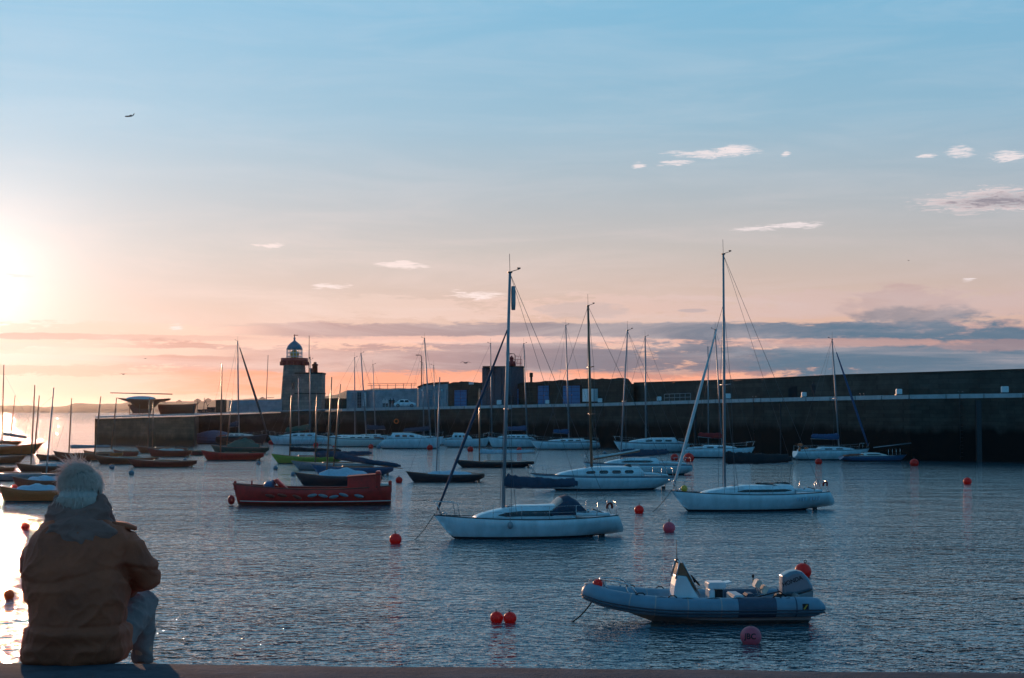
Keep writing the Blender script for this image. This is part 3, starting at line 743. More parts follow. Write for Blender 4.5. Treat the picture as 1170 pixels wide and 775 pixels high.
# coping: long blocks with small joints, 5 cm proud
cb = MB()
for (a, b_) in zip(FP[:-1], FP[1:]):
    d = b_[1] - a[1]; n = max(int(d.length / 4.0), 1)
    for i in range(n):
        u0, u1 = i / n + .004, (i + 1) / n - .004
        p, q = a[1] + d * u0, a[1] + d * u1; z0 = a[2] + (b_[2] - a[2]) * u0; z1 = a[2] + (b_[2] - a[2]) * u1
        nrm = Vector((d.y, -d.x, 0)).normalized() * .06; bk = -nrm.normalized() * 1.3
        h = .48 if a[0] > 350 else .2
        vs = [p + nrm, q + nrm, q + bk, p + bk]
        j = random.uniform(-.015, .015)
        lo = [Vector((v.x, v.y, (z0, z1, z1, z0)[k] - h)) for k, v in enumerate(vs)]; hi = [Vector((v.x, v.y, (z0, z1, z1, z0)[k] + j)) for k, v in enumerate(vs)]
        cb.add(lo + hi, [(0, 3, 2, 1), (4, 5, 6, 7), (0, 1, 5, 4), (1, 2, 6, 5), (2, 3, 7, 6), (3, 0, 4, 7)], 0, False)
cb.build('coping', M['coping'], pier)
db = MB(); rows = [[], []]
for px in range(110, 1425, 20):
    g0, g1 = G(px, 1.25), G(px, 22)
    rows[0].append(Vector((g0.x, g0.y, g0.z - .06))); rows[1].append(Vector((g1.x, g1.y, g0.z + .05)))
db.grid(rows, 0, False); db.build('pier_deck', M['coping'], pier)
# dark bars painting fender-recess and buttress shadows on the pier face; ladders
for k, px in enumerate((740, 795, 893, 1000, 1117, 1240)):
    g = G(px); mb = MB(); mb.box((g.x, g.y - .12, g.z * .5 - .4), (.55, .5, g.z - .7)); mb.build('pier_shadow_bar', M['dark'], pier)
LAD = ['black iron ladder down the pier face right of the red-covered boat', 'black iron ladder on the pier face below the bollard right of the lone walker', 'black iron ladder on the pier face near the right edge']
for k, px in enumerate((862, 985, 1098)):
    g = G(px); mb = MB()
    for s in (-.22, .22): mb.tube([(s, 0, -g.z + .3), (s, 0, .25), (s, .6, .3)], .04, 5)
    for i in range(16): mb.tube([(-.22, 0, -g.z + .6 + i * .42), (.22, 0, -g.z + .6 + i * .42)], .025, 4)
    o = mb.build('ladder', M['dark']); o.location = (g.x, g.y - .22, g.z); tag(o, LAD[k], 'ladder', 'ladders on the pier')
# parapet wall behind, right part
def wallseg(name, mname, tops, back, thick, label=None, cat='wall', parent=None, step=None, ragged=0.0, kind=None, bottom=None):
    mb = MB(); fr_, ft, bt_, bb = [], [], [], []
    pxs = [t[0] for t in tops]; n = int((pxs[-1] - pxs[0]) / (step or 6)) + 1
    for i in range(n + 1):
        px = pxs[0] + (pxs[-1] - pxs[0]) * i / n
        for (a, b_) in zip(tops[:-1], tops[1:]):
            if a[0] <= px <= b_[0] + 1e-6: py = a[1] + (b_[1] - a[1]) * (px - a[0]) / (b_[0] - a[0]); break
        g = G(px, back); z = V(px, py, g.y).z + ragged * noise.noise(Vector((px * .21, 1.7, back)))
        q = Vector((g.x * (1 + thick / g.y), g.y + thick, 0)); zb = g.z - .2
        fr_.append(Vector((g.x, g.y, zb))); ft.append(Vector((g.x, g.y, z))); bt_.append(Vector((q.x, q.y, z))); bb.append(Vector((q.x, q.y, zb)))
    mb.grid([fr_, ft, bt_, bb], 0, False)
    for e in (0, -1): mb.add([fr_[e], ft[e], bt_[e], bb[e]], [(0, 1, 2, 3)], 0, False)
    o = mb.build(name, M[mname], parent)
    if label: tag(o, label, cat, kind=kind)
    return o
par = empty('parapet_wall', (0, 0, 0), 0, 'high dark parapet wall running along the pier to the right edge', 'wall')
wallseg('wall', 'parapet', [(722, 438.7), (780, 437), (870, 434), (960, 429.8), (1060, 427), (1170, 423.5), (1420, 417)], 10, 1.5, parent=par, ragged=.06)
mb = MB()
cpn = []
for i in range(60):
    px = 724 + i * 11.6
    py = np.interp(px, [722, 780, 870, 960, 1060, 1170, 1420], [438.7, 437, 434, 429.8, 427, 423.5, 417])
    g = G(px, 9.9); g2 = G(px, 11.7); z = V(px, py, g.y).z
    cpn.append([Vector((g.x, g.y, z + .02)), Vector((g.x, g.y, z + .22)), Vector((g2.x, g2.y, z + .22)), Vector((g2.x, g2.y, z + .02))])
mb.rings(cpn, 0, True, True, False); mb.build('coping', M['rubble'], par)
# flat black plate painting the shade of an arched recess in the parapet
g = G(910, 9.93); mb = MB()
arc = [(-1.1, 0), (1.1, 0)] + [(1.1 * math.cos(math.pi * k / 8), 1.1 + .5 * math.sin(math.pi * k / 8)) for k in range(9)]
mb.prism(arc, -.05, .02); o = mb.build('alcove_shade_plate', M['black'], par); o.location = (g.x, g.y, g.z)
# ------------------------------------------------------------------ store building with blue doors
st = empty('store_building', (0, 0, 0), 0, 'long dark stone store with blue doors and rough roofline on the pier', 'building')
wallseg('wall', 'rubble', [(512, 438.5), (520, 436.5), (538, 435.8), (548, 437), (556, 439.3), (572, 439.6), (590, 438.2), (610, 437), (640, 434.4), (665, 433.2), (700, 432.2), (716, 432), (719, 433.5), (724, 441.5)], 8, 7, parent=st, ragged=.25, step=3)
def facade_box(parent, name, px0, px1, py0, py1, back, mname, th=.12, extra=None):
    a, b_ = G(px0, back), G(px1, back); z1 = V(px0, py0, a.y).z; z0 = V(px0, py1, a.y).z
    c = (a + b_) / 2; d = b_ - a; ang = math.atan2(d.y, d.x); z0 = max(z0, min(a.z, b_.z) - .1)
    mb = MB(); mb.box((0, 0, 0), (Vector((d.x, d.y, 0)).length, th, z1 - z0))
    o = mb.build(name, M[mname], parent); o.location = (c.x, c.y, (z0 + z1) / 2); o.rotation_euler = (0, 0, ang)
    return o, Vector((d.x, d.y, 0)).length, z1 - z0
def door(parent, px0, px1, py0, py1, back, mname='doorblue', handle=True):
    o, wd, hh = facade_box(parent, 'door', px0, px1, py0, py1, back, mname)
    mb = MB()
    mb.box((0, -.09, hh / 2 + .07), (wd + .3, .12, .16))
    for s in (-1, 1): mb.box((s * (wd / 2 + .07), -.05, 0), (.12, .1, hh))
    mb.box((0, -.075, 0), (.04, .03, hh * .96))
    for k in range(5): mb.box((0, -.07, -hh / 2 + hh * (k + .5) / 5), (wd * .94, .02, .05))
    mb.build('frame', M['rubble'] if mname == 'doorblue' else M['render'], o)
    if handle:
        h = MB(); h.box((.18, -.1, 0), (.06, .08, .25)); h.build('handle', M['steel'], o)
    return o
for (a, b_, t0) in [(519.5, 533.5, 446), (550, 561.5, 446), (581, 593, 444.5), (615, 627.5, 441), (643.5, 663, 441)]:
    door(st, a, b_, t0, 464.5, 7.93)
c_, _, _ = facade_box(st, 'cabinet', 668.5, 680, 444.5, 459, 7.0, 'box', th=1.1)
facade_box(st, 'sign_panel', 536, 541, 437, 439.5, 7.9, 'box')
for px in (607,): 
    g = G(px, 10); z = V(px, 433.5, g.y).z; mb = MB(); mb.box((g.x, g.y, z), (.4, .4, 1.0)); mb.lathe([(.3, .4), (.3, 1.1), (.2, 1.15)], (g.x, g.y, z), 8); mb.build('chimney', M['brick'] if px == 606 else M['rubble'], st)
# ------------------------------------------------------------------ light tower on the store
tw = empty('light_tower', (0, 0, 0), 0, 'square dark blue-grey tower with red lamp and railing above the stores', 'tower')
o, wd, hh = facade_box(tw, 'tower_wall', 561.5, 589, 420.6, 466, 7.0, 'lead', th=4.2); o.location.y += 0.2
M['towerpaint'] = mat('tower_paint', (.05, .06, .08), .8, var=.3); o.data.materials[0] = M['towerpaint']
for q in (.2, .5, .8):
    pl = MB(); pl.box((wd * (q - .5), -2.14, 0), (.18, .1, hh * .98)); pl.build('pilaster', M['towerpaint'], o)
g = o.location + Vector((0, 0, hh / 2))
mb = MB(); mb.box(g + Vector((0, 0, .1)), (wd + .4, 4.6, .2)); mb.build('roof_slab', M['rubble'], tw)
lx = V(584.5, 420, g.y).x; mb = MB()
mb.lathe([(.75, 0), (.7, .9), (.35, .95), (.35, 1.35), (.45, 1.4), (.2, 1.75), (.02, 1.95)], (lx, g.y, g.z + .2), 12); mb.build('red_lamp', M['lhred'], tw)
mb = MB()
for k in range(9): mb.tube([(lx - .2 + k * .25, g.y - 1.6, g.z + .2), (lx - .2 + k * .25, g.y - 1.6, g.z + 1.4)], .03, 4)
for zz in (.7, 1.4): mb.tube([(lx - .6, g.y - 1.6, g.z + zz), (lx + 1.8, g.y - 1.6, g.z + zz), (lx + 1.8, g.y + .5, g.z + zz)], .035, 4)
mb.tube([(lx + 1.6, g.y, g.z), (lx + 1.6, g.y, g.z + 2.0), (lx + .6, g.y, g.z + 2.05)], .05, 5)
mb.build('railing', M['lhred'], tw)
# ------------------------------------------------------------------ pale panelled shed and the rendered wall to its left
sh = empty('net_shed', (0, 0, 0), 0, 'pale grey panelled shed with double doors beside the blue-door store', 'shed')
wallseg('wall', 'render', [(478, 443.5), (484, 440.8), (495, 439.2), (512, 438.4)], 8.2, 6, parent=sh, step=4)
mb = MB()
rr = []
for px, py in [(477, 443.4), (484, 440.6), (495, 438.9), (513, 438.1)]:
    a, b_ = G(px, 7.9), G(px, 14.5); z = V(px, py, a.y).z; rr.append([Vector((a.x, a.y, z + .02)), Vector((a.x, a.y, z + .3)), Vector((b_.x, b_.y, z + .3)), Vector((b_.x, b_.y, z + .02))])
mb.rings(rr, 0, True, True, False); mb.build('roof', M['rubble'], sh)
for (a, b_, mn) in [(481, 486, 'render'), (488, 494, 'lead'), (496, 502, 'render'), (504, 510, 'render')]: door(sh, a, b_, 446, 465, 8.13, mn, False)
for px in (482.5, 505): 
    g = G(px, 7.9); mb = MB(); mb.ell((g.x, g.y, V(px, 446, g.y).z), (.22, .2, .22)); mb.build('wall_light', M['box'], sh)
rw = wallseg('rendered_wall', 'render', [(396, 446.5), (420, 446), (450, 445), (477, 443.6)], 9.5, 1, 'long blue-grey rendered wall behind the white car', 'wall')
gh = empty('gatehouse', (0, 0, 0), 0, 'small pale hut with dark doorway right of the lighthouse', 'hut')
wallseg('wall', 'render', [(396, 446), (404, 446), (419, 446)], 8.4, 1.0, parent=gh, step=4)
door(gh, 402, 406.5, 449.5, 464.5, 8.33, 'lead', False); door(gh, 408.5, 413, 448.5, 466, 8.33, 'black', False); door(gh, 415, 418, 449, 464, 8.33, 'box', False)
# handrail along wall top
mb = MB()
for i, px in enumerate(range(425, 478, 9)):
    g = G(px, 12); z = V(px, 442 - (px - 425) * .03, g.y).z; mb.tube([(g.x, g.y, g.z), (g.x, g.y, z + .4)], .05, 4)
for py in (438.5, 440.5):
    a, b_ = G(420, 12), G(476, 12); mb.tube([(a.x, a.y, V(420, py, a.y).z), (b_.x, b_.y, V(476, py - .5, b_.y).z)], .035, 4)
tag(mb.build('safety_railing', M['dark']), 'thin dark railing above the long blue-grey wall', 'railing')
mb = MB(); a, b_ = G(759, 2.0), G(789, 2.0)
for k in range(6):
    p = a + (b_ - a) * k / 5; mb.tube([(p.x, p.y, p.z - .1), (p.x, p.y, p.z + 1.05)], .04, 5)
for q in (.5, 1.05): mb.tube([(a.x, a.y, a.z + q), (b_.x, b_.y, b_.z + q)], .035, 5)
tag(mb.build('quay_railing', M['alu']), 'short pale railing on the pier edge before the parapet wall', 'railing')
# ------------------------------------------------------------------ lighthouse
LD = 294.0; lp = V(336, 466, LD); s_ = LD / FPX
lh = empty('lighthouse', (lp.x, lp.y, G(336).z), 0, 'old granite lighthouse with red gallery and glazed lantern on the pier', 'lighthouse')
def lz(py): return V(336, py, LD).z - lh.location.z
mb = MB(); mb.lathe([(15.2 * s_, lz(474)), (14.9 * s_, lz(455)), (13.4 * s_, lz(432)), (12.2 * s_, lz(417)), (12.2 * s_, lz(416))], (0, 0, 0), 32); mb.build('tower', M['lhstone'], lh)
mb = MB(); prof = [(12.4 * s_, lz(417.5)), (15 * s_, lz(415.8)), (15 * s_, lz(414.2)), (15.6 * s_, lz(414.0)), (15.6 * s_, lz(409.4)), (15.1 * s_, lz(409.4)), (15.1 * s_, lz(413)), (2, lz(413))]
mb.lathe(prof, (0, 0, 0), 32)
for k in range(16):
    a = 2 * math.pi * k / 16; mb.box((15.5 * s_ * math.cos(a), 15.5 * s_ * math.sin(a), lz(415.6)), (.35, .35, .7), rot=Matrix.Rotation(a, 3, 'Z'))
mb.build('gallery', M['lhred'], lh)
mg, tg, bg_ = nt('lantern_glass'); bg_.inputs['Transmission Weight'].default_value = 0.0; bg_.inputs['Alpha'].default_value = .06; bg_.inputs['Roughness'].default_value = .05; bg_.inputs['Base Color'].default_value = (.7, .75, .7, 1)
lan = MB(); lan.lathe([(8.8 * s_, lz(413)), (8.8 * s_, lz(399))], (0, 0, 0), 16, cap=False); lan_o = lan.build('lantern', mg, lh)
mb = MB(); r = 8.95 * s_
for k in range(16):
    a = 2 * math.pi * k / 16; mb.tube([(r * math.cos(a), r * math.sin(a), lz(413)), (r * math.cos(a), r * math.sin(a), lz(399))], .05, 4)
for py in (412.5, 407.5, 403.5, 399.3):
    mb.tube([(r * math.cos(2 * math.pi * k / 32), r * math.sin(2 * math.pi * k / 32), lz(py)) for k in range(33)], .06, 4)
mb.build('glazing_bars', M['box'], lan_o)
mb = MB(); mb.lathe([(.3, lz(413)), (.75, lz(407)), (.95, lz(404.5)), (.7, lz(402)), (.2, lz(400))], (0, 0, 0), 12); mb.build('lens', M['yellow'], lan_o)
mb = MB(); mb.lathe([(9.4 * s_, lz(399.6)), (9.3 * s_, lz(398.6)), (7.8 * s_, lz(395.5)), (5.2 * s_, lz(392.5)), (2.3 * s_, lz(390.3)), (1.2 * s_, lz(389.6)), (1.0 * s_, lz(387.5)), (1.5 * s_, lz(386.8)), (.8 * s_, lz(385.8)), (.1, lz(385))], (0, 0, 0), 24); dm = mb.build('dome', M['lead'], lh)
mb = MB(); mb.tube([(0, 0, lz(386)), (0, 0, lz(382))], .06, 5); mb.box((.25, 0, lz(383.2)), (.9, .05, .12)); mb.box((-.1, 0, lz(384.2)), (.05, .05, .3)); mb.build('weather_vane', M['lhred'], dm)
mb = MB(); z0, z1 = lz(474), lz(427.6); x0, x1 = (341 - 336) * s_, (370.5 - 336) * s_
mb.box(((x0 + x1) / 2, -1.6, (z0 + z1) / 2), (x1 - x0, 6.0, z1 - z0)); an = mb.build('annexe', M['lhstone'], lh)
mb = MB(); mb.box(((x0 + x1) / 2, -1.6, z1 + .06), (x1 - x0 + .25, 6.25, .3)); mb.build('cornice', M['rubble'], an); mb = MB(); mb.box(((x0 + x1) / 2, -1.6, lz(450)), (x1 - x0 + .2, 6.2, .22)); mb.build('string_course', M['rubble'], an)
mb = MB(); xw = (329 - 336) * s_; mb.box(((xw + x0) / 2 - .3, -2.2, (lz(474) + lz(430.5)) / 2), (x0 - xw + .6, 1.0, lz(430.5) - lz(474))); mb.build('stair_wing', M['lhstone'], lh)
mb = MB(); cxm = (360.5 - 336) * s_; mb.lathe([(.55, z1), (.5, lz(418.5)), (.62, lz(418)), (.62, lz(416.5)), (.3, lz(415.8)), (.3, lz(414))], (cxm, -1.2, 0), 10); mb.box((cxm - .7, -1.2, z1 + .5), (.9, .9, 1.2)); mb.build('chimney', M['brick'], an)
for (px, py) in [(337, 441)]:
    mb = MB(); mb.box(((px - 336) * s_, -2.78, lz(py)), (.45, .2, 1.3)); mb.build('window', M['window'], lh)
mb = MB(); mb.tube([(0, 0, 0), (0, 0, V(353, 384, LD).z - V(353, 430, LD).z)], [.1, .05], 6); mb.box((.1, 0, 3.5), (.35, .2, .3))
o = mb.build('flagpole', M['dark']); o.location = (V(353, 430, LD - 1.5).x, LD - 1.5, V(353, 430, LD).z); tag(o, 'tall thin dark pole rising from the lighthouse annexe roof', 'pole')
mb = MB(); mb.tube([(0, 0, 0), (.35, 0, 12.0)], [.09, .05], 6); mb.tube([(.05, 0, 2.4), (1.6, 0, 2.5)], .05, 4)
g = G(304, 12); o = mb.build('signal_mast', M['dark']); o.location = (g.x, g.y, V(304, 461, g.y).z - 1); o.scale = (1, 1, (V(305, 406, g.y).z - V(304, 461, g.y).z + 1) / 12); tag(o, 'slim dark signal mast standing left of the lighthouse', 'mast')
# low wall and huts left of the lighthouse
wallseg('yard_wall', 'render', [(262, 458), (275, 457.3), (300, 457), (324, 456.5)], 9, 1.2, 'low grey yard wall running left from the lighthouse', 'wall')
hut = wallseg('small_hut', 'rubble', [(246.5, 457.5), (249, 457), (257, 457), (259, 457.5)], 7, 4, 'small square dark hut on the quay left of the yard wall', 'hut')
wallseg('low_quay_wall', 'rubble', [(371, 455.5), (385, 455), (396, 455.5)], 8, 1, 'low dark wall between lighthouse and pale hut', 'wall')
# ------------------------------------------------------------------ quay furniture
BOL = [(570.3, 5.5, 'white mooring box at the foot of the dark tower', 463), (625.3, 4.6, 'white mooring box in front of the fourth blue door', 463), (685.5, 5, 'white mooring box right of the white cabinet', 463), (753, 5, 'white mooring box left of the short pale railing', 460), (831.5, 6, 'white mooring box behind the tall mast of the black-cover yacht', 457), (918.5, 5.5, 'white mooring box just left of the lone walker', 456), (1027, 6.5, 'white mooring box in the middle of the parapet stretch', 452), (1148, 7.5, 'white mooring box on a dark foot near the right edge', 449)]
for k, (px, wpx, lab, py) in enumerate(BOL):
    g = G(px, .7); ww = wpx / FPX * g.y
    t_ = empty('mooring_box', (g.x, g.y, g.z), 0, lab, 'mooring box', 'white boxes along the pier edge')
    mb = MB(); mb.box((0, 0, ww * .62), (ww, ww * .8, ww * .95), bev=.05); mb.build('body', M['box'], t_)
    mb = MB(); mb.box((0, 0, ww * .07), (ww * 1.25, ww, ww * .16)); mb.build('foot', M['dark'], t_)
# street lamps
def lamp(px, py, arm, lab, back=11):
    g = G(px, back); h = V(px, py, g.y).z - g.z
    t_ = empty('street_lamp', (g.x, g.y, g.z), 0, lab, 'street lamp', 'street lamps on the pier')
    mb = MB(); mb.tube([(0, 0, 0), (0, 0, h - .3), (arm * .15, 0, h), (arm, 0, h + .05)], [.11, .08, .06, .05], 6); mb.build('post', M['dark'], t_)
    mb = MB(); mb.box((arm, 0, h + .02), (.8, .3, .15), bev=.03); mb.build('lamp_head', M['dark'], t_)
lamp(481.5, 406, -.7, 'thin street lamp with a short left arm behind the pale shed')
lamp(588.5, 404.5, -.9, 'thin street lamp just right of the dark tower', 14)
# ================================================================== people and car on the pier
def blob_mesh(parts, voxel, name, mats, parent=None, smooth=6, disp=None):
    mb = MB()
    for f in parts: f(mb)
    o = mb.build(name + '_src', mats, None)
    md = o.modifiers.new('r', 'REMESH'); md.mode = 'VOXEL'; md.voxel_size = voxel; md.use_smooth_shade = True
    if smooth:
        sm = o.modifiers.new('s', 'SMOOTH'); sm.iterations = smooth; sm.factor = .5
    dg = bpy.context.evaluated_depsgraph_get(); dg.update()
    me = bpy.data.meshes.new_from_object(o.evaluated_get(dg)); me.name = name
    bpy.data.objects.remove(o, do_unlink=True)
    if not me.materials:
        for q in (mats if isinstance(mats, list) else [mats]): me.materials.append(q)
    if disp:
        nrm = [v.normal.copy() for v in me.vertices]
        for v, n in zip(me.vertices, nrm): v.co += n * disp(v.co)
    for p in me.polygons: p.use_smooth = True
    ob = bpy.data.objects.new(name, me); COL.objects.link(ob)
    if parent is not None: ob.parent = parent
    return ob
M['skin'] = mat('skin', (.42, .22, .15), .6, var=.1)
M['cloth_dark'] = mat('dark_clothes', (.03, .03, .035), .9)
M['cloth_pale'] = mat('pale_clothes', (.5, .5, .5), .9)
M['hairgrey'] = mat('grey_hair', (.40, .37, .35), .8)
def walker(px, back, lab, top='cloth_dark', h=1.72, lean=0.0, grp='people on the pier', step=.18):
    g = G(px, back); t_ = empty('person', (g.x, g.y, g.z), random.uniform(-.4, .4), lab, 'person', grp)
    def P(mb):
        for s in (-1, 1):
            mb.tube([(s * .09, -s * step * .5, .03), (s * .1, -s * step * .2, .45), (s * .1, 0, .88)], [.05, .06, .09], 8)
            mb.tube([(s * .09, -s * step * .5 - .1, .03), (s * .09, -s * step * .5 + .1, .04)], [.045, .05], 8)
            mb.tube([(s * .2, 0, 1.40), (s * .26, s * .06, 1.12), (s * .24, s * .1 - .08, .86), (s * .23, s * .1 - .1, .78)], [.055, .045, .035, .03], 8)
        mb.tube([(0, 0, .84), (0, 0, 1.1), (0, 0, 1.38), (0, 0, 1.5)], [.15, .14, .17, .07], 12, flat=1.2)
        mb.tube([(0, 0, 1.45), (0, 0, 1.55)], .055, 8); mb.ell((0, -.01, 1.62), (.085, .10, .115)); mb.ell((0, -.1, 1.61), (.018, .02, .025))
    blob_mesh([P], .025, 'body', M[top], t_, 3)
    hb = MB(); hb.ell((0, .012, 1.65), (.09, .10, .10)); hb.build('hair', M['cloth_dark'] if top != 'cloth_pale' else M['hairgrey'], t_)
    lg = MB()
    for s in (-1, 1): lg.tube([(s * .09, -s * step * .45, .1), (s * .1, -s * step * .2, .45), (s * .1, 0, .92)], [.062, .072, .105], 8)
    lg.build('trousers', M['cloth_dark'], t_)
    t_.scale = (h / 1.74,) * 3
walker(931 - 1.5, 1.2, 'lone walker in dark clothes on the pier before the parapet', h=2.0)
walker(581.5, 4.5, 'left of two dark-clothed people below the square tower', h=1.8)
walker(585.5, 4.2, 'right of two dark-clothed people below the square tower', h=1.75)
walker(438.5, 2.5, 'person in a pale top bending left of the parked car', 'cloth_pale', 1.7)
walker(442.0, 2.0, 'person in a pale top standing nearest the pier edge by the car', 'cloth_pale', 1.65)
walker(446.0, 3.0, 'person in dark clothes standing against the front of the parked car', h=1.75)
walker(449.5, 2.7, 'person in dark clothes closest to the parked car door', h=1.7)
# ------------------------------------------------------------------ white car
def car(px, back, lab):
    g = G(px, back); t_ = empty('parked_car', (g.x, g.y, g.z), R(4), lab, 'car')
    sec = [(-2.0, .35, .62, .72), (-1.9, .28, .78, .80), (-1.2, .25, .92, .85), (-.2, .25, .95, .86), (.9, .25, .92, .86), (1.6, .28, .86, .84), (2.0, .32, .7, .76), (2.08, .4, .6, .66)]
    mb = MB(); mb.rings([[Vector((x, -w_ * .96, z0)), Vector((x, -w_, (z0 + z1) / 2)), Vector((x, -w_ * .93, z1)), Vector((x, 0, z1 + .04)), Vector((x, w_ * .93, z1)), Vector((x, w_, (z0 + z1) / 2)), Vector((x, w_ * .96, z0))] for x, z0, z1, w_ in sec]); mb.build('body', M['white'], t_)
    cab_ = [(-1.55, .88, .90, .78), (-.95, .86, 1.36, .66), (-.2, .86, 1.45, .64), (.5, .86, 1.40, .64), (1.25, .86, .9, .74)]
    mb = MB(); mb.rings([[Vector((x, -w_ - .06, z0)), Vector((x, -w_ + .04, z1)), Vector((x, 0, z1 + .04)), Vector((x, w_ - .04, z1)), Vector((x, w_ + .06, z0))] for x, z0, z1, w_ in cab_]); cb_ = mb.build('cabin', M['white'], t_)
    for x0, x1 in ((-.95, -.12), (-.06, .75)):
        mb = MB()
        for s in (-1, 1): mb.add([(x0, s * .80, .93), (x1, s * .80, .93), (x1 - .1, s * .68, 1.32), (x0 + .12, s * .68, 1.32)], [(0, 1, 2, 3)])
        mb.build('window', M['window'], cb_)
    for x in (-1.25, 1.3):
        for s in (-1, 1):
            mb = MB(); mb.tube([(x, s * .70, .32), (x, s * .88, .32)], .32, 18); wh = mb.build('wheel', M['rubber'], t_)
            mb = MB(); mb.tube([(x, s * .87, .32), (x, s * .90, .32)], .19, 12); mb.build('rim', M['alu'], wh)
    for s in (-1, 1):
        mb = MB(); mb.box((2.02, s * .55, .68), (.12, .3, .14), bev=.03); mb.build('headlight', M['box'], t_)
car(462.5, 4.0, 'small white car parked before the blue-grey wall beside the people')
# ------------------------------------------------------------------ boat on its cradle, upturned boat, clutter on the pier head
def quay_boat():
    Y = 262.0; p0 = V(163, 470, Y); gz = FP[0][2] + .3; k = Y / FPX
    L = 62 * k; root = empty('cradled_yacht', (p0.x, Y, gz), math.pi, 'old brown yacht propped ashore with its long mast laid over the deck', 'yacht')
    h = Hull(L, 2.6, .9, .6, .75, draft=1.2, ob=L * .28, os_=L * .2, ws=.5, k=1.7, stern_z=.55); z0 = V(163, 456, Y).z - gz - .65
    o = h.mesh(boot=.05).build('hull', [M['brown'], M['brown'], M['brown']], root); o.location.z = z0
    h.deck().build('deck', M['brown'], o)
    mb = MB(); rs = []
    for i in range(11):
        u = i / 10; x = -L * .22 + L * .5 * u; hh = .55 * math.sin(math.pi * (.1 + .8 * u)) ** .5
        rs.append([Vector((x, q * 1.0, .6 + hh * (1 - abs(q) ** 2))) for q in (-1, -.6, 0, .6, 1)])
    mb.grid(rs); mb.build('deck_cover', M['lblue'], o)
    mb = MB(); a = V(126, 449.0, Y); b_ = V(197, 450.5, Y)
    mb.tube([(-(a.x - p0.x), 0, a.z - gz), (-(b_.x - p0.x), 0, b_.z - gz)], [.09, .1], 6); mb.build('laid_mast', M['wood'], root)
    mb = MB(); mb.prism([(-2.0, z0 - .4), (-1.3, .25), (1.6, .25), (2.6, z0 - .3)], -.16, .16); mb.box((.2, 0, .1), (3.6, 1.8, .16))
    mb.build('keel', M['brown'], root)
    for x in (-1.6, .3, 2.0):
        for s in (-1, 1):
            mb = MB(); mb.tube([(x, s * 1.25, 0), (x, s * .85, z0 + .2)], .06, 5); mb.build('prop', M['wood'], root)
quay_boat()
Y = 262.0; p0 = V(199, 474, Y); root = empty('upturned_hull', (p0.x, Y + 3, FP[1][2] - .2), 0, 'dark brown boat hull stored beside the cradled yacht on the quay', 'boat')
h = Hull(6.6, 2.2, 1.9, 1.75, 1.8, draft=.1, ob=.5, os_=.1, ws=.8, k=3.5); h.mesh(boot=.05).build('hull', [M['brown'], M['brown'], M['dark']], root); h.deck().build('deck', M['brown'], root)
TY = [(229, 2.4, 'leftmost'), (234, 1.5, 'second from the left'), (239.5, 3.0, 'third from the left'), (243.5, 2.0, 'rightmost')]
for k, (px, bk, wd_) in enumerate(TY):
    g = G(px, bk); mb = MB(); r = .55
    for q in range(3 if k > 1 else 2):
        mb.tube([(r * .62 * math.cos(2 * math.pi * i / 14), r * .62 * math.sin(2 * math.pi * i / 14), .2 + q * .36) for i in range(15)], .2, 6)
    o = mb.build('tyre_stack', M['rubber']); o.location = (g.x, g.y, g.z); tag(o, wd_ + ' of the four tyre stacks between cradled boat and small hut', 'tyres', 'tyre stacks on the quay')
for k, (px, ln) in enumerate([(221, 1.7), (225.5, 2.6), (233, 2.9), (237, 2.2)]):
    g = G(px, 4); mb = MB(); mb.tube([(0, 0, 0), (.06, 0, ln * .6), (random.uniform(-.3, .3), 0, ln)], .06, 5); mb.tube([(.05, 0, ln * .62), (.4, 0, ln * .8)], .05, 4)
    o = mb.build('cradle_post', M['dark']); o.location = g; tag(o, ['shortest dark post close right of the brown stored hull', 'tall forked post second from the brown stored hull', 'tallest forked post above the tyre stacks', 'forked post nearest the small dark hut'][k], 'post', 'posts standing on the quay')
# orange ring / hazard light on pier face
for px, py, lab in [(453, 481.5, 'orange lifebuoy hanging low on the pier face below the white car'), (327, 463.5, 'white lifebuoy on the low wall left of the lighthouse foot')]:
    g = G(px, -.35 if px > 400 else 8.7); mb = MB(); z = V(px, py, g.y).z
    mb.tube([(.38 * math.cos(2 * math.pi * i / 16), 0, .38 * math.sin(2 * math.pi * i / 16)) for i in range(17)], .1, 6)
    o = mb.build('lifebuoy', M['orange'] if px > 400 else M['box']); o.location = (g.x, g.y, z); tag(o, lab, 'lifebuoy')
# ================================================================== aircraft and gulls
AC = empty('airplane', V(148, 133, 4700), 0, 'tiny dark airliner high in the sky near the top left', 'airplane')
k = 4700 / FPX
mb = MB(); mb.tube([(-14, 0, -.5), (-12.5, 0, -.2), (-4, 0, 0), (6, 0, .6), (13, 0, 3.0)], [.4, 1.9, 2.2, 2.0, .6], 12); mb.build('fuselage', M['dark'], AC)
for s in (-1, 1):
    mb = MB(); mb.rings([[Vector((-4, s * 1, 0)), Vector((3, s * 1, 0)), Vector((3, s * 1, 1.0)), Vector((-4, s * 1, 1.0))], [Vector((5, s * 15, 2)), Vector((8, s * 15, 2)), Vector((8, s * 15, 2.3)), Vector((5, s * 15, 2.3))]]); mb.build('wing', M['dark'], AC)
    mb = MB(); mb.rings([[Vector((12, s * .2, 7)), Vector((15, s * .2, 7.2)), Vector((15, s * .2, 7.8)), Vector((12, s * .2, 7.6))], [Vector((14.5, s * 5, 7.6)), Vector((16, s * 5, 7.6)), Vector((16, s * 5, 7.9)), Vector((14.5, s * 5, 7.9))]]); mb.build('tailplane', M['dark'], AC)
mb = MB(); mb.prism([(8.5, 1.5), (13, 3.2), (15.5, 8), (12.8, 8)], -.35, .35); mb.build('tail_fin', M['dark'], AC)
AC.rotation_euler = (0, R(-3), R(12))
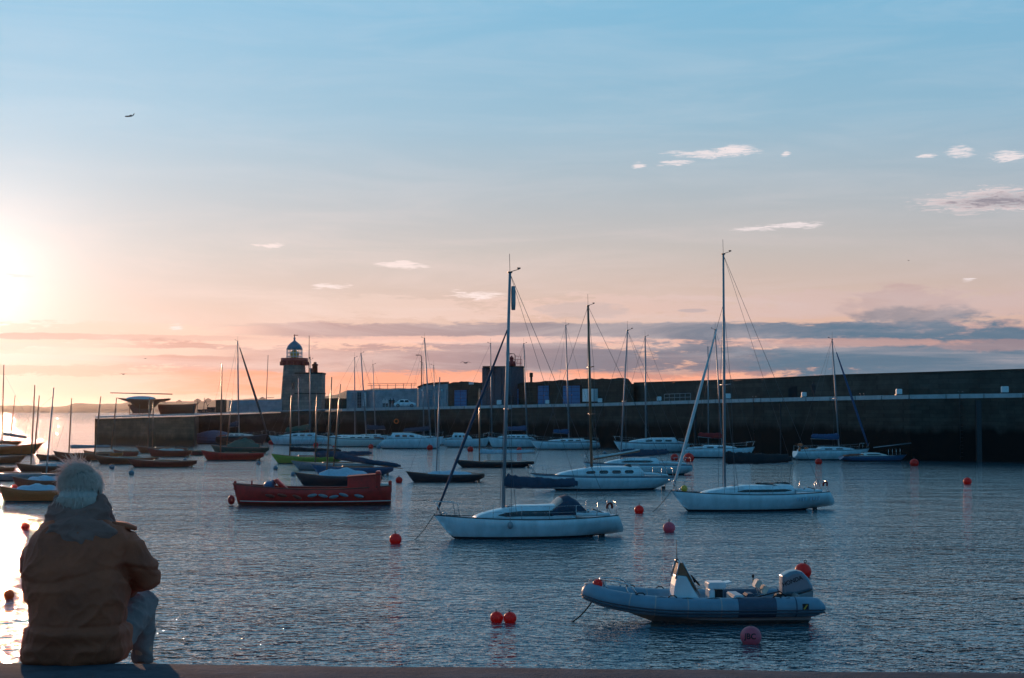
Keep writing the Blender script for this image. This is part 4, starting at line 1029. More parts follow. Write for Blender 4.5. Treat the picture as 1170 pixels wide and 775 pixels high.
GULL = [(532, 415, 190, 1.2, 'small dark gull gliding left of the dark tower above the stores'), (141, 428, 120, .5, 'small dark gull flying above the cradled yacht'), (166, 410, 150, .35, 'faint gull higher than the others at the left above the cradled yacht'), (1038, 298, 260, .6, 'lone dark bird high in the right-hand sky'), (804, 426, 160, .3, 'speck of a gull right of the leaning masts in the orange band')]
for px, py, Y, sc, lab in GULL:
    t_ = empty('gull', V(px, py, Y), R(random.uniform(-30, 30)), lab, 'gull', 'gulls in flight')
    sp = sc * .75
    mb = MB()
    mb.tube([(-.24 * sp, 0, 0), (-.1 * sp, 0, .01), (.1 * sp, 0, .01), (.26 * sp, 0, .02)], [.01, .07 * sp, .06 * sp, .02], 8)
    for s in (-1, 1): mb.rings([[Vector((-.06 * sp, 0, .03)), Vector((.1 * sp, 0, .03)), Vector((.1 * sp, 0, .05)), Vector((-.06 * sp, 0, .05))], [Vector((-.1 * sp + s * .4 * sp, s * .1 * sp, .16 * sp)), Vector((.05 * sp + s * .4 * sp, s * .1 * sp, .16 * sp)), Vector((.05 * sp + s * .4 * sp, s * .1 * sp, .18 * sp)), Vector((-.1 * sp + s * .4 * sp, s * .1 * sp, .18 * sp))], [Vector((s * .8 * sp, s * .1, .05 * sp)), Vector((s * .8 * sp + .03, s * .1, .05 * sp)), Vector((s * .8 * sp + .03, s * .1, .06 * sp)), Vector((s * .8 * sp, s * .1, .06 * sp))]])
    mb.build('body', M['dark'], t_)
# ================================================================== mooring buoys
def buoy(px, py, d, mname, lab, ring=True, grp='mooring buoys on the water', sink=.28, cat='buoy'):
    """py = bottom (waterline) pixel, d = diameter in photo pixels"""
    p = W(px, py); k = p.y / FPX; r = d / 2 * k
    t_ = empty('mooring_buoy', (p.x, p.y, 0), random.uniform(0, 3), lab, cat, grp)
    t_.rotation_euler[0] = R(random.uniform(-6, 6)); t_.rotation_euler[1] = R(random.uniform(-8, 8))
    mb = MB(); zc = r * (1 - sink * 2 * .6)
    mb.ell((0, 0, zc), (r, r, r * .97), 0, 24, 16); o = mb.build('float', M[mname], t_)
    mb = MB(); mb.tube([(0, 0, zc - r * 1.0), (0, 0, zc + r * 1.08)], r * .09, 6)
    if ring: mb.tube([(r * .16 * math.cos(2 * math.pi * i / 10), 0, zc + r * 1.2 + r * .16 * math.sin(2 * math.pi * i / 10)) for i in range(11)], r * .05, 5)
    mb.build('eye', M['rope'], t_)
    return t_, zc, r
def backlit(m, col, f):
    t = m.node_tree; b = t.nodes['Principled BSDF']; tr = t.nodes.new('ShaderNodeBsdfTranslucent'); tr.inputs[0].default_value = (*col, 1)
    mx = t.nodes.new('ShaderNodeMixShader'); mx.inputs[0].default_value = f
    t.links.new(b.outputs[0], mx.inputs[1]); t.links.new(tr.outputs[0], mx.inputs[2]); t.links.new(mx.outputs[0], t.nodes['Material Output'].inputs['Surface']); return m
M['bred'] = backlit(mat('buoy_red', (.85, .03, .02), .42, var=.12, scale=4), (.95, .05, .03), .4)
M['bpink'] = backlit(mat('buoy_faded_pink', (.62, .14, .20), .5, var=.15, scale=3), (.8, .1, .15), .35)
M['borange'] = backlit(mat('buoy_orange', (.75, .16, .03), .5, var=.15), (.9, .25, .05), .45)
M['bgrey'] = mat('buoy_grey', (.16, .18, .21), .6, var=.2)
BU = [(452, 621, 14, 'bred', 'bright red buoy left of the navy-hooded yacht bow'), (568, 711, 15, 'bred', 'left one of the touching pair of red buoys'), (583.2, 711.5, 15, 'bred', 'right one of the touching pair of red buoys'),
      (730, 586.5, 11, 'bred', 'red buoy right of the navy-hooded yacht stern'), (764.5, 608, 14, 'bpink', 'faded pinkish buoy below the bow of the black-cover yacht'), (1045, 532.5, 10, 'bred', 'red buoy near the dark foot of the pier at the right'),
      (1105.5, 553.5, 9.5, 'bred', 'red buoy farthest right on open water'), (935, 530.5, 8, 'bred', 'red buoy against the yacht with yellow gear by the pier'), (771, 526, 9, 'bred', 'left red buoy of the pair before the red-sailed boat'), (787, 527.5, 12, 'bred', 'right larger red buoy of the pair before the red-sailed boat'),
      (456, 551.5, 8, 'bred', 'small red buoy right of the red launch cabin'), (28.5, 605, 9.5, 'bred', 'red buoy in the sun glitter left of the seated man'), (10, 684, 12, 'borange', 'orange-brown buoy nearest the left edge in the glitter'), (16, 560, 8, 'bred', 'red buoy among the far-left moored boats'),
      (348.5, 547, 4.5, 'bred', 'tiny red buoy left of the dark boat with pale cover'), (537.5, 516, 7, 'bred', 'red buoy below the far row near the tall navy mast'), (593.5, 516, 6, 'bred', 'small red buoy right of the tall foreground mast by the far row'), (491.5, 514, 7, 'bred', 'dim red buoy before the far white motor sailer'),
      (424, 512.5, 6, 'bred', 'dim red buoy left of a grey one in the far row'), (432.5, 513, 5.5, 'bgrey', 'grey buoy next to the dim red one in the far row'), (361, 510.5, 6, 'bred', 'dim red buoy behind the lime boat mast'), (382.5, 510.5, 6, 'bred', 'dim red buoy behind the leaning varnished mast'), (309.5, 508, 6, 'bred', 'orange-red buoy off the bow of the dark furled yacht'),
      (128, 535.8, 6, 'bgrey', 'grey buoy below the brown boat nearest the man head'), (150, 542.8, 6.5, 'bgrey', 'larger grey buoy left below the long red-brown boat'), (211.5, 527.5, 5, 'bgrey', 'grey buoy behind the stern of the long red-brown boat'), (295.5, 531, 5, 'bgrey', 'grey buoy between red launch and the red day boat'), (314.5, 537, 5.5, 'bgrey', 'grey buoy just left of the pale grey boat'), (335, 544, 6, 'bgrey', 'bluish grey buoy close to the dark boat with pale cover'), (691, 519, 4.5, 'bgrey', 'tiny dark buoy right of the wooden mast near the pier')]
for px, py, d, mn, lab in BU: buoy(px, py, d, mn, lab)
t_, zc, r = buoy(916, 659, 19, 'bred', 'big red buoy with ring eye behind the outboard motor')
t_.rotation_euler = (0, R(14), 0)
# lettered buoy
t_, zc, r = buoy(858, 735.5, 24, 'bpink', 'large pink lettered buoy in front of the inflatable boat', ring=False)
t_.rotation_euler = (0, 0, 0)
def text_mesh(s, size):
    cu = bpy.data.curves.new('txt', 'FONT'); cu.body = s; cu.size = size; cu.align_x = 'CENTER'; cu.align_y = 'CENTER'; cu.offset = size * .026; cu.resolution_u = 3
    o = bpy.data.objects.new('txt', cu); COL.objects.link(o); dg = bpy.context.evaluated_depsgraph_get(); dg.update()
    me = bpy.data.meshes.new_from_object(o.evaluated_get(dg)); bpy.data.objects.remove(o, do_unlink=True)
    bm = bmesh.new(); bm.from_mesh(me); bmesh.ops.triangulate(bm, faces=bm.faces[:]); bmesh.ops.subdivide_edges(bm, edges=bm.edges[:], cuts=2, use_grid_fill=True); bm.to_mesh(me); bm.free()
    return me
me = text_mesh('JBC', r * .74); 
for v in me.vertices:
    a = (v.co.x - r * .22) / r; b_ = (v.co.y + r * .12) / r
    v.co = Vector((math.sin(a) * math.cos(b_), -math.cos(a) * math.cos(b_), math.sin(b_))) * (r * 1.012) + Vector((0, 0, zc))
me.materials.append(M['black']); o = bpy.data.objects.new('lettering', me); COL.objects.link(o); o.parent = t_
# ================================================================== foreground and middle yachts
A_ = yacht(497, 702, 614, 'white yacht with navy sail cover and navy sprayhood in front of all others', mast=(575, 580, 583.5, 312), yaw=R(13), fbm=.92, cabin=(.24, .78), cab_h=.64, cab_w=.6, cover=(660, 552, 553, 13), cover_m='navy', mr=.11, topmast=.77, furl=.985, furl_r=.05, furl_m='navy', spread=(.42,), win=0, hood='navy', wr=.011, hk=dict(rev=.45, ob=.95, stern_z=.16, os_=1.3, ws=.6, fs=.98), seed=3)
root, h, zd, side, L = A_['root'], A_['h'], A_['zd'], A_['side'], A_['fr'].L
for sg in (1, -1): strip(side, -L * .17, L * .16, .25, .72, sg, n=16).build('window', M['window'], A_['cab'])
for o in root.children:
    if o.name.startswith('sprayhood'):
        c0 = -L / 2 + L * .24
        mb = MB(); z0 = zd(c0) + .28
        mw, tw_, bw = nt('clear_vinyl'); bw.inputs['Base Color'].default_value = (.5, .42, .38, 1); bw.inputs['Roughness'].default_value = .15; bw.inputs['Alpha'].default_value = .55
        rows = []
        for dx, dz in ((.76, .07), (.55, .30), (.20, .64)):
            rows.append([Vector((c0 + .35 + dx + .03, math.cos(a) * (A_['h'].B * .30 + .06) * .98, z0 + .02 + dz * (max(math.sin(a), 0) ** .35))) for a in [math.pi * (.12 + .76 * k / 8) for k in range(9)]])
        mb.grid(rows); mb.build('vinyl_window', mw, o)
# fender, orange horseshoe, mooring line
def fender(root, h, t, sg, m='grey', dz=-.25):
    x = h.x(t); y = sg * (h.half(t) + .12); z = h.sheer(t) + dz; mb = MB()
    mb.ell((x, y, z), (.13, .13, .17), 0, 10, 8); mb.tube([(x, y, z + .15), (x, y - sg * .1, h.sheer(t) + .5)], .012, 4); mb.build('fender', M[m], root)
fender(root, h, .615, -1 if A_['fr'].left and False else 1)
def moor(root, h, dx, dz=-1.1, up=.05, r=.018):
    mb = MB(); L = h.L; a = Vector((L / 2 - .05, 0, h.sheer(1) + up)); b_ = Vector((L / 2 + dx, .2, -.1)); pts = []
    for i in range(9):
        u = i / 8; pts.append(a.lerp(b_, u) + Vector((0, 0, -.12 * math.sin(math.pi * u))))
    mb.tube(pts, r, 5); mb.build('mooring_line', M['rope'], root)
moor(root, h, 1.0)
def horseshoe(root, h, t, sg, m):
    mb = MB(); x = h.x(t); z = h.sheer(t) + .42; y = sg * h.half(t) * .95
    mb.tube([(x + .12 * math.sin(a), y + .04 * math.cos(a * 2), z - .17 * math.cos(a)) for a in [R(65 + 230 * i / 12) for i in range(13)]], .06, 6); mb.build('horseshoe_buoy', M[m], root)
horseshoe(root, h, .05, 1, 'brick')
mb = MB(); mb.lathe([(.09, 0), (.11, .3), (.11, .9), (.09, 1.1)], (0, 0, 0), 10); o = mb.build('radar_reflector', M['grey'], root)
mo_ = [c for c in root.children if c.name.startswith('mast')][0]; tpz = max(v.co.z for v in mo_.data.vertices); tpx = [v.co for v in mo_.data.vertices if v.co.z > tpz - .02][0]
o.location = (tpx.x * .86 + mo_.data.vertices[0].co.x * .14 - .14, tpx.y, tpz - 1.7); fl = MB(); fl.box((mo_.data.vertices[0].co.x - .55, 0, zd(0) + 1.55), (.3, .02, .2)); fl.build('burgee', M['orange'], root)
def winches(info, n=1):
    root, h, zd = info['root'], info['h'], info['zd']; mb = MB()
    for sg in (1, -1):
        x = h.x(.17); mb.lathe([(.07, 0), (.055, .08), (.075, .16)], (x, sg * h.B * .3, zd(x) + .24), 8)
    mb.build('winch', M['steel'], root)
    vb = MB(); vb.tube([(h.x(.93), .1, h.sheer(.93)), (h.x(.93), .1, h.sheer(.93) + .12), (h.x(.95), .1, h.sheer(.93) + .14)], .03, 6); vb.box((h.x(.97), 0, h.sheer(.97) + .05), (.3, .16, .08), bev=.02); vb.build('bow_roller', M['steel'], root)
winches(A_)
B_ = yacht(765, 945, 583, 'white yacht with black sail cover and grey deck stripe right of centre', mast=(828, 549, 827, 291), yaw=R(13), fbm=1.0, cabin=(.22, .80), cab_h=.55, cab_w=.6, cover=(904, 525, 525, 13), cover_m='black', mr=.105, topmast=.79, furl=.86, furl_r=.066, furl_m='sail', spread=(.44,), win=0, wr=.012, hk=dict(rev=.6, ob=1.0, stern_z=.20, os_=1.5, ws=.6, fs=1.05), seed=8)
root, h, zd, side, L = B_['root'], B_['h'], B_['zd'], B_['side'], B_['fr'].L
for sg in (1, -1): strip(side, -L * .25, L * .10, .3, .62, sg, n=16).build('window', M['window'], B_['cab'])
mb = MB(); c0 = -L / 2 + L * .24
mb.grid([[Vector((c0 + .1 + 1.7 * u, q * .75, zd(c0) + .60 + .10 * math.sin(9 * u + q * 3) * (1 - u * .5) - .18 * abs(q) ** 2)) for q in (-1, -.6, -.2, .2, .6, 1)] for u in [i / 10 for i in range(11)]])
mb.build('folded_hood', M['black'], B_['cab'])
moor(root, h, 1.3); winches(B_)
# faint name in pale blue letters near the stern: only unreadable pale marks show in the photo
mb = MB()
for i in range(9):
    t = .085 + i * .019
    if i == 4: continue
    x = h.x(t); 
    for sg in (1, -1):
        zz = h.sheer(t) - .30; u = .30 / (h.sheer(t) + .3); y = sg * (h.half(t) * (1.0 + .03 * math.sin(min(u / .35, 1) * math.pi)) + .008)
        mb.box((x, y, zz), (.085, .01, .17 + .05 * (i % 3 == 0)), rot=Matrix.Rotation(.15 * sg, 3, 'Z'))
mb.build('name_marks', mat('faded_blue_letters', (.30, .42, .52), .5), root)
mb = MB(); mb.ell((L / 2 - .75, .15, h.sheer(.92) + .18), (.2, .2, .2)); mb.build('yellow_fender', M['yellow'], root)
horseshoe(root, h, .03, 1, 'redcanvas'); 
C_ = yacht(606, 768, 559.5, 'white yacht with brown wooden mast and row of windows behind the navy-hooded yacht', mast=(676, 536, 672, 350), yaw=R(12), fbm=1.05, cabin=(.22, .82), cab_h=.72, cab_w=.62, band='stripe', mastm='wood', mr=.14, spread=(.33, .62), win=4, wr=.014, hk=dict(ob=1.9, rev=-.1, os_=1.2, ws=.5, stern_z=.5), seed=5)
root, h, zd, L = C_['root'], C_['h'], C_['zd'], C_['fr'].L
mb = MB(); mx = C_['fr'].x(676); a = C_['fr'].loc(678, 525, mx); b_ = C_['fr'].loc(731, 515.5, C_['fr'].x(731)); a.y = b_.y = 0
mb.tube([a, b_], .07, 7); mb.build('boom', M['wood'], root)
cover_mesh(a + Vector((0, 0, .12)), b_ + Vector((0, 0, .1)), .10, .06, 2).build('furled_mainsail', M['sail'], root)
mb = MB(); x = -L * .2; mb.grid([[Vector((x + .9 * u, q * .8, zd(x) + .55 + .35 * (1 - u) - .25 * abs(q) ** 2 + .06 * math.sin(8 * u))) for q in (-1, -.5, 0, .5, 1)] for u in [i / 6 for i in range(7)]]); mb.build('folded_hood', M['black'], root)
D_ = yacht(666, 788, 542.5, 'white yacht with dark blue boom cover and outboard, just behind the wooden-mast yacht', mast=(709, 525, 717.5, 378), yaw=R(9), fbm=1.0, cabin=(.30, .80), cab_h=.6, cover=(764, 519, 517, 8.5), cover_m='navy', mr=.09, spread=(.45,), win=1, wr=.013, seed=9, band='stripe')
E_ = yacht(701, 786, 516.8, 'white yacht with dark stripe alone close to the pier in the gap', mast=(738, 501, 737, 385), yaw=R(4), fbm=1.35, cabin=(.15, .8), cab_h=.75, band='stripe', mr=.11, win=3, wr=.016, spread=(.35, .65), seed=10)
F_ = yacht(862, 783, 523, 'white yacht with furled red sail moored against the pier', mast=(825, 505, 817, 377), yaw=R(6), fbm=1.15, cabin=(.25, .75), cab_h=.45, mr=.09, wr=.014, win=2, cover=(798, 499, 497, 6), cover_m='redcanvas', seed=11)
mb = MB(); fr = F_['fr']; mx = fr.x(814); b0 = Vector((mx, .5, 1.1)); tp = fr.loc(812.5, 390, mx)
mb = MB(); mb.tube([Vector((0, 0, 0)), Vector((0, 0, tp.z - .6))], [.09, .07], 7); mb.tube([(0, 0, tp.z - 3.5), (-.35, 0, tp.z - 3.4)], .03, 4)
yd = W(812.5, 519).y; o = mb.build('lone_mast', M['alu'])
p = W(812.5, 519.5)
hb = Hull(6.5, 2.1, .9, .75, .75, draft=.3); dh = empty('dark_dinghy_yacht', (p.x + 1, p.y + 2.6, 0), 0, 'low dark yacht hidden behind the red-sail yacht showing its upright mast', 'yacht')
hb.mesh().build('hull', [M['dark'], M['dark'], M['anti']], dh); hb.deck().build('deck', M['grey'], dh); o.parent = dh; o.name = 'mast'; o.location = (-1, 0, .6)
G_ = yacht(995, 908, 525.5, 'pale blue-white yacht with blue boom cover and yellow stern gear by the pier', mast=(958.5, 507, 950.5, 388), yaw=R(-8), fbm=1.15, cabin=(.3, .8), cab_h=.45, cover=(927, 500, 499, 6.5), cover_m='blue', mr=.09, furl=.88, furl_m='blue', wr=.014, win=2, seed=12)
mb = MB(); h = G_['h']
for q in range(7): mb.ell((h.x(.02 + .02 * q), random.uniform(-.9, .9), h.sheer(0) + random.uniform(.15, .75)), (.16, .16, .2), 0, 8, 6)
mb.build('yellow_gear', M['ochre'], G_['root'])
H_ = yacht(1037, 961, 527, 'low dark blue open boat with its mast folded down, beside the yellow-gear yacht', mast=None, yaw=R(-6), fbm=.62, hull='hblue', cabin=(.3, .7), cab_h=.4, win=1, name='small_sailboat', cat='boat', seed=13, pulpit=False)
mb = MB(); fr = H_['fr']; a = fr.loc(998, 511.5, fr.x(998)); b_ = fr.loc(1041, 506.5, fr.x(1041)); a.y = b_.y = 0; mb.tube([a, b_], .06, 6); mb.build('folded_mast', M['alu'], H_['root'])
mb = MB()
for q in (.72, .78, .84, .9): mb.tube([(H_['h'].x(q), 0, H_['h'].sheer(q)), (H_['h'].x(q), .0, H_['h'].sheer(q) + .75)], .025, 5)
mb.build('stanchion', M['steel'], H_['root'])
# ------------------------------------------------------------------ row moored under the pier
yacht(606, 684, 513.5, 'white yacht with dark band in the far row left of the wooden mast', mast=(650, 498, 646.5, 372), yaw=R(2), fbm=1.2, cabin=(.2, .75), band='stripe', mr=.10, wr=.014, cover=(632, 494, 493, 5), cover_m='blue', seed=20, furl=.0 or None)
yacht(557, 612, 511.5, 'white ketch-like yacht with thick dark band directly behind the tallest mast', mast=(602, 497, 598.5, 393), yaw=R(2), fbm=1.5, cabin=(.15, .8), cab_h=.6, band='stripe', mr=.10, wr=.014, cover=(578, 490, 490, 5), cover_m='blue', seed=21, win=4)
yacht(560, 509, 511, 'white motor sailer with raised cabin in the far row left of the tallest mast', mast=(562, 492, 560.5, 393), yaw=R(-2), fbm=1.35, cabin=(.15, .6), cab_h=1.0, mr=.09, wr=.014, seed=22)
K_ = yacht(507, 440, 512.5, 'bulky white yacht with navy cover and swept stern in the far row', mast=(492, 495, 485, 387), yaw=R(-3), fbm=1.6, cabin=(.1, .7), cab_h=.9, mr=.11, wr=.014, cover=(461, 490, 492, 5), cover_m='navy', seed=23, hk=dict(rev=1.3))
yacht(516, 472, 508.5, 'pale yacht half hidden behind the bulky white yacht', mast=(498, 492, 495.5, 418), yaw=R(0), fbm=1.1, mr=.08, wr=.012, seed=24, pulpit=False)
yacht(500, 452, 506.8, 'farthest pale yacht against the pier wall showing a short mast', mast=(484.5, 490, 483, 415), yaw=R(0), fbm=1.1, mr=.08, wr=.012, seed=25, pulpit=False)
yacht(373, 441, 510.5, 'cream yacht with thin dark line in the far row below the white car', mast=(418.5, 494, 412.5, 404), yaw=R(2), fbm=1.35, hull='offwhite', band='stripe', mr=.10, wr=.013, seed=26, cabin=(.2, .8), cover=(440, 489, 489, 5), cover_m='navy')
yacht(380, 450, 507.5, 'pale yacht behind the cream one with the mast nearest the white car', mast=(429, 492, 426, 417), yaw=R(0), fbm=1.3, mr=.08, wr=.012, seed=27, pulpit=False)
yacht(352, 425, 508.5, 'pale yacht whose upright mast stands below the gatehouse', mast=(405.5, 490, 405, 409), yaw=R(0), fbm=1.3, mr=.08, wr=.012, seed=28, furl=None, pulpit=False)
yacht(307, 376, 508.5, 'blue-white yacht with green sail cover below the lighthouse', mast=(354, 482, 354.5, 411), yaw=R(2), fbm=1.4, mr=.09, wr=.012, seed=29, cover=(326, 489, 492, 6), cover_m='green', cabin=(.2, .8), cab_h=.7)
yacht(318, 366, 506, 'pale yacht behind the green-cover one with the thinnest mast', mast=(341.5, 492, 341, 432), yaw=R(0), fbm=1.2, mr=.07, wr=.012, seed=30, pulpit=False)
J_ = yacht(306, 248, 508, 'dark hulled yacht with thick furled jib left of the lighthouse', mast=(273, 485, 271.5, 390), yaw=R(0), fbm=1.5, hull='dark', mr=.13, wr=.016, seed=31, furl=.93, furl_m='dark', cover=(262, 485, 486, 6), cover_m='navy')
TT = yacht(222, 266, 507, 'boat under a crumpled blue tarpaulin tucked against the pier head', mast=None, yaw=R(0), fbm=1.0, hull='hblue', cab_h=0, pulpit=False, name='covered_boat', cat='boat', seed=32)
h = TT['h']; mb = MB(); rs = []
for i in range(19):
    u = i / 18; x = h.x(.02 + .96 * u); b_ = h.half(h.t(x)) * 1.1 + .05
    rs.append([Vector((x, q * b_, h.sheer(h.t(x)) - .45 * (abs(q) > .9) + (1.5 * math.sin(math.pi * (.15 + .75 * u))) * (1 - abs(q) ** 1.2) + .12 * noise.noise(Vector((x * 2, q * 2, 3))))) for q in (-1, -.7, -.4, -.15, .15, .4, .7, 1)])
mb.grid(rs); mb.build('tarpaulin', M['hblue'], TT['root'])
# ================================================================== classic boats, centre-left
classic(519, 610, 534, 'dark open keelboat with pale rolled sail and varnished mast beside the tallest mast', mast=(548, 526, 548, 444), hull='dark', deckm='offwhite', cover=(610, 517, 516, 5), cover_m='lblue', yaw=R(5), fb=.75)
classic(464, 553, 550.5, 'black keelboat with pale blue deck cover right of the red buoy', mast=(499, 540, 502.5, 431), hull='dark', deckm='lblue', cov='lblue', mastm='alu', yaw=R(6), fb=.8, covh=.3, mr=.07)
classic(337, 436, 554.5, 'black boat with pale tented cover right behind the red launch', mast=(374, 545, 379, 431), hull='dark', deckm='lblue', cov='lblue', mastm='wood', yaw=R(5), fb=.95, covh=.6)
classic(356, 449, 543, 'blue hulled keelboat with varnished deck and long navy boom cover', mast=(382, 531, 389, 439), hull='hblue', deckm='brown', cover=(458, 522, 533, 7), yaw=R(5), fb=.95)
classic(333, 427, 537, 'pale grey keelboat with navy boom cover behind the blue hulled one', mast=(361, 527, 362, 452), hull='grey', deckm='offwhite', cover=(425, 520, 518, 7), yaw=R(5), fb=.85)
classic(310, 392, 529.5, 'lime green keelboat with dark rolled sail', mast=(332, 522, 333, 452), hull='ygreen', deckm='wood', cover=(390, 514, 515, 5), cover_m='black', yaw=R(5), fb=1.0)
classic(230, 301, 526, 'bright red day boat with slender brown mast left of the lime boat', mast=(253, 514, 253.5, 416), hull='red', deckm='red', yaw=R(4), fb=.95)
classic(241, 307, 518.5, 'dark green keelboat under green covers behind the bright red boat', mast=(260, 508, 265, 455), hull='dgreen', deckm='dgreen', cov='green', yaw=R(4), fb=.95, covh=1.0)
classic(258, 298, 513, 'green covered boat farthest back beside the dark yacht', None, hull='dgreen', deckm='green', cov='green', yaw=R(0), fb=.9, covh=.8)
classic(146, 224, 533.8, 'long red-brown keelboat nearest among the left group right of the man head', None, hull='brick', deckm='brick', yaw=R(4), fb=.85)
classic(168, 219, 522, 'red keelboat in front of the pier head with two bare brown masts above', mast=(170.5, 514, 171, 455), hull='brick', deckm='grey', yaw=R(0), fb=.9, cov='grey', covh=.25)
classic(155, 214, 518, 'brown keelboat behind the red one before the pier head', mast=(175.5, 514, 175, 459), hull='brown', deckm='brown', yaw=R(0), fb=.8)
classic(216, 233, 520.5, 'short red rowing boat between the red keelboat and bright red day boat', None, hull='brick', deckm='brick', yaw=R(0), fb=.6, group=None, name='rowing_boat', cat='rowing boat')
classic(108, 180, 530.5, 'brown keelboat with dark stern above the left grey buoy', mast=(109.5, 520, 115.3, 453), hull='brown', deckm='grey', yaw=R(3), fb=.95)
classic(129, 158, 522.5, 'small red-brown boat with the leaning thin mast before the pier head', mast=(128.5, 518, 133, 455), hull='brick', deckm='brown', yaw=R(0), fb=.8)
classic(61, 124, 526.5, 'brown keelboat with long rolled sail left of the pier head', mast=(80.5, 517, 81.5, 455), hull='brown', deckm='brown', yaw=R(3), fb=.9, cover=(126, 511, 510, 4), cover_m='grey')
classic(95, 140, 524, 'ochre keelboat between the rolled-sail boat and the pier head boats', None, hull='ochre', deckm='brown', yaw=R(0), fb=.8)
classic(40, 92, 526, 'small dark boat with mast leaning right behind the ochre day boats', mast=(41.5, 522, 45, 452), hull='brown', deckm='brown', yaw=R(0), fb=.6)
# far left group; sun behind
classic(48, -60, 519.5, 'ochre yacht with lumpy grey cover and stern ornament at the left edge', mast=(4, 508, 4.5, 417), hull='ochre', deckm='grey', yaw=R(-3), fb=1.2, cov='grey', cover=(31, 496, 500, 4), cover_m='grey', stern_oh=.1)
classic(-25, 24, 509, 'dark boat at the far left edge with a shorter mast', mast=(13.5, 506, 17.5, 452), hull='brown', deckm='brown', yaw=R(0), fb=.8)
classic(30, -55, 530, 'low brown boat just under the ochre yacht at the left edge', None, hull='brown', deckm='grey', yaw=R(-2), fb=.9)
classic(18, 101, 541, 'long brown keelboat left of the man head with the tallest mast of its group', mast=(37.5, 530, 39.3, 440), hull='brown', deckm='grey', yaw=R(2), fb=.9, cov='grey', covh=.3)
classic(-40, 76, 549, 'long grey keelboat crossing behind the red buoy at left', mast=(55, 548, 61.3, 443), hull='grey', deckm='offwhite', yaw=R(2), fb=.75, mastm='alu')
classic(14, 84, 559.5, 'brown boat with pale tent cover just above the nearest left boat', None, hull='brown', deckm='lblue', cov='lblue', yaw=R(2), fb=.9, covh=.35)
classic(-3, 82, 573, 'ochre boat with pale blue cover nearest the man at left', None, hull='ochre', deckm='lblue', cov='lblue', yaw=R(2), fb=.95, covh=.4)
classic(-30, 17, 541, 'small brown boat cut by the left edge above the red buoy', None, hull='brown', deckm='brown', yaw=R(0), fb=.7)
# ================================================================== red launch
fr = Frame(267, 446, 577, R(3)); L = fr.L
root = empty('red_launch', fr.c, fr.rz, 'long red wooden launch with boxy red cabin aft and fenders along its side', 'launch')
h = Hull(L, 2.7, 1.32, 1.02, 1.18, draft=.5, ob=.35, os_=.1, ws=.35, k=3.0, pw=2.6, mid=.45, stern_z=0); mb = h.mesh(bandw=.06, boot=.16)
mb.build('hull', [M['red'], M['red'], M['brick']], root)
h.deck(drop=.42, camber=.0).build('floor_boards', M['brown'], root); h.rail(.045).build('gunwale', M['brick'], root)
mb = MB()
for sg in (1, -1): mb.tube([Vector((h.x(t), sg * (h.half(t) * 1.02 + .02), .27)) for t in [i / 20 for i in range(20)]], .025, 5)
mb.build('rubbing_strake', M['offwhite'], root)
a = fr.loc(398, 560, fr.x(398)); b_ = fr.loc(430, 544.5, fr.x(430)); x0, x1 = a.x, b_.x
mb = MB(); mb.prism([(x0, .9), (x1, .9), (x1, 1.88), (x0, 1.72)], -.95, .95); cbn = mb.build('cabin', M['red'], root)
mb = MB(); mb.prism([(x0 + .06, 1.70), (x1 - .3, 1.86), (x1 - .3, 1.93), (x0 + .06, 1.77)], -1.0, 1.0); mb.build('roof', M['redcanvas'], cbn)
mb = MB(); mb.box((x1 - .12, 0, 1.5), (.28, 1.6, 1.15), bev=.04); mb.build('aft_screen', M['red'], cbn)
mb = MB(); mb.box((x1 - .5, 0, 1.2), (.5, 1.1, .25), bev=.03); mb.build('engine_box', M['offwhite'], root)
a = fr.loc(308, 553, fr.x(308))
mb = MB(); mb.ell((a.x, .1, 1.22), (.35, .6, .28)); mb.ell((a.x - .2, -.2, 1.35), (.2, .3, .2)); mb.build('tarpaulin', M['hblue'], root)
mb = MB(); mb.rings([[Vector((a.x - .25, q, 1.55)), Vector((a.x - .45, q, 1.6)), Vector((a.x - 1.1, q, 1.0)), Vector((a.x - .8, q, 1.0))] for q in (-.5, .5)]); mb.build('folded_canopy', M['red'], root)
mb = MB(); mb.box((h.x(.985), 0, 1.2), (.16, .22, .55), bev=.03); mb.box((h.x(.0) + .06, 0, 1.1), (.2, .22, .75), bev=.03); mb.tube([(h.x(.88), 0, 1.0), (h.x(.88), 0, 1.5)], .05, 6); mb.build('stem_post', M['red'], root)
mb = MB()
for q in (.2, .42, .6, .78): mb.box((h.x(q), 0, .85), (.28, h.half(q) * 1.9, .05))
mb.build('thwart', M['offwhite'], root)
for i, px in enumerate((312, 326, 343, 360, 372, 384, 395, 412)):
    x = fr.x(px); t = h.t(x); y = h.half(t) + .10; rot = Matrix.Rotation(R(random.choice((-22, -12, 10, 20, -16))), 3, 'Y')
    mb = MB(); mb.ell((x, y, .62 + .06 * math.sin(i * 2.3)), (.30, .10, .10), 0, 12, 8, rot=rot); mb.build('fender', M['grey'] if i > 2 else M['brick'], root)
mb = MB(); mb.ell((h.x(1) + .08, 0, .32), (.22, .25, .3)); mb.build('bow_fender', M['red'], root)
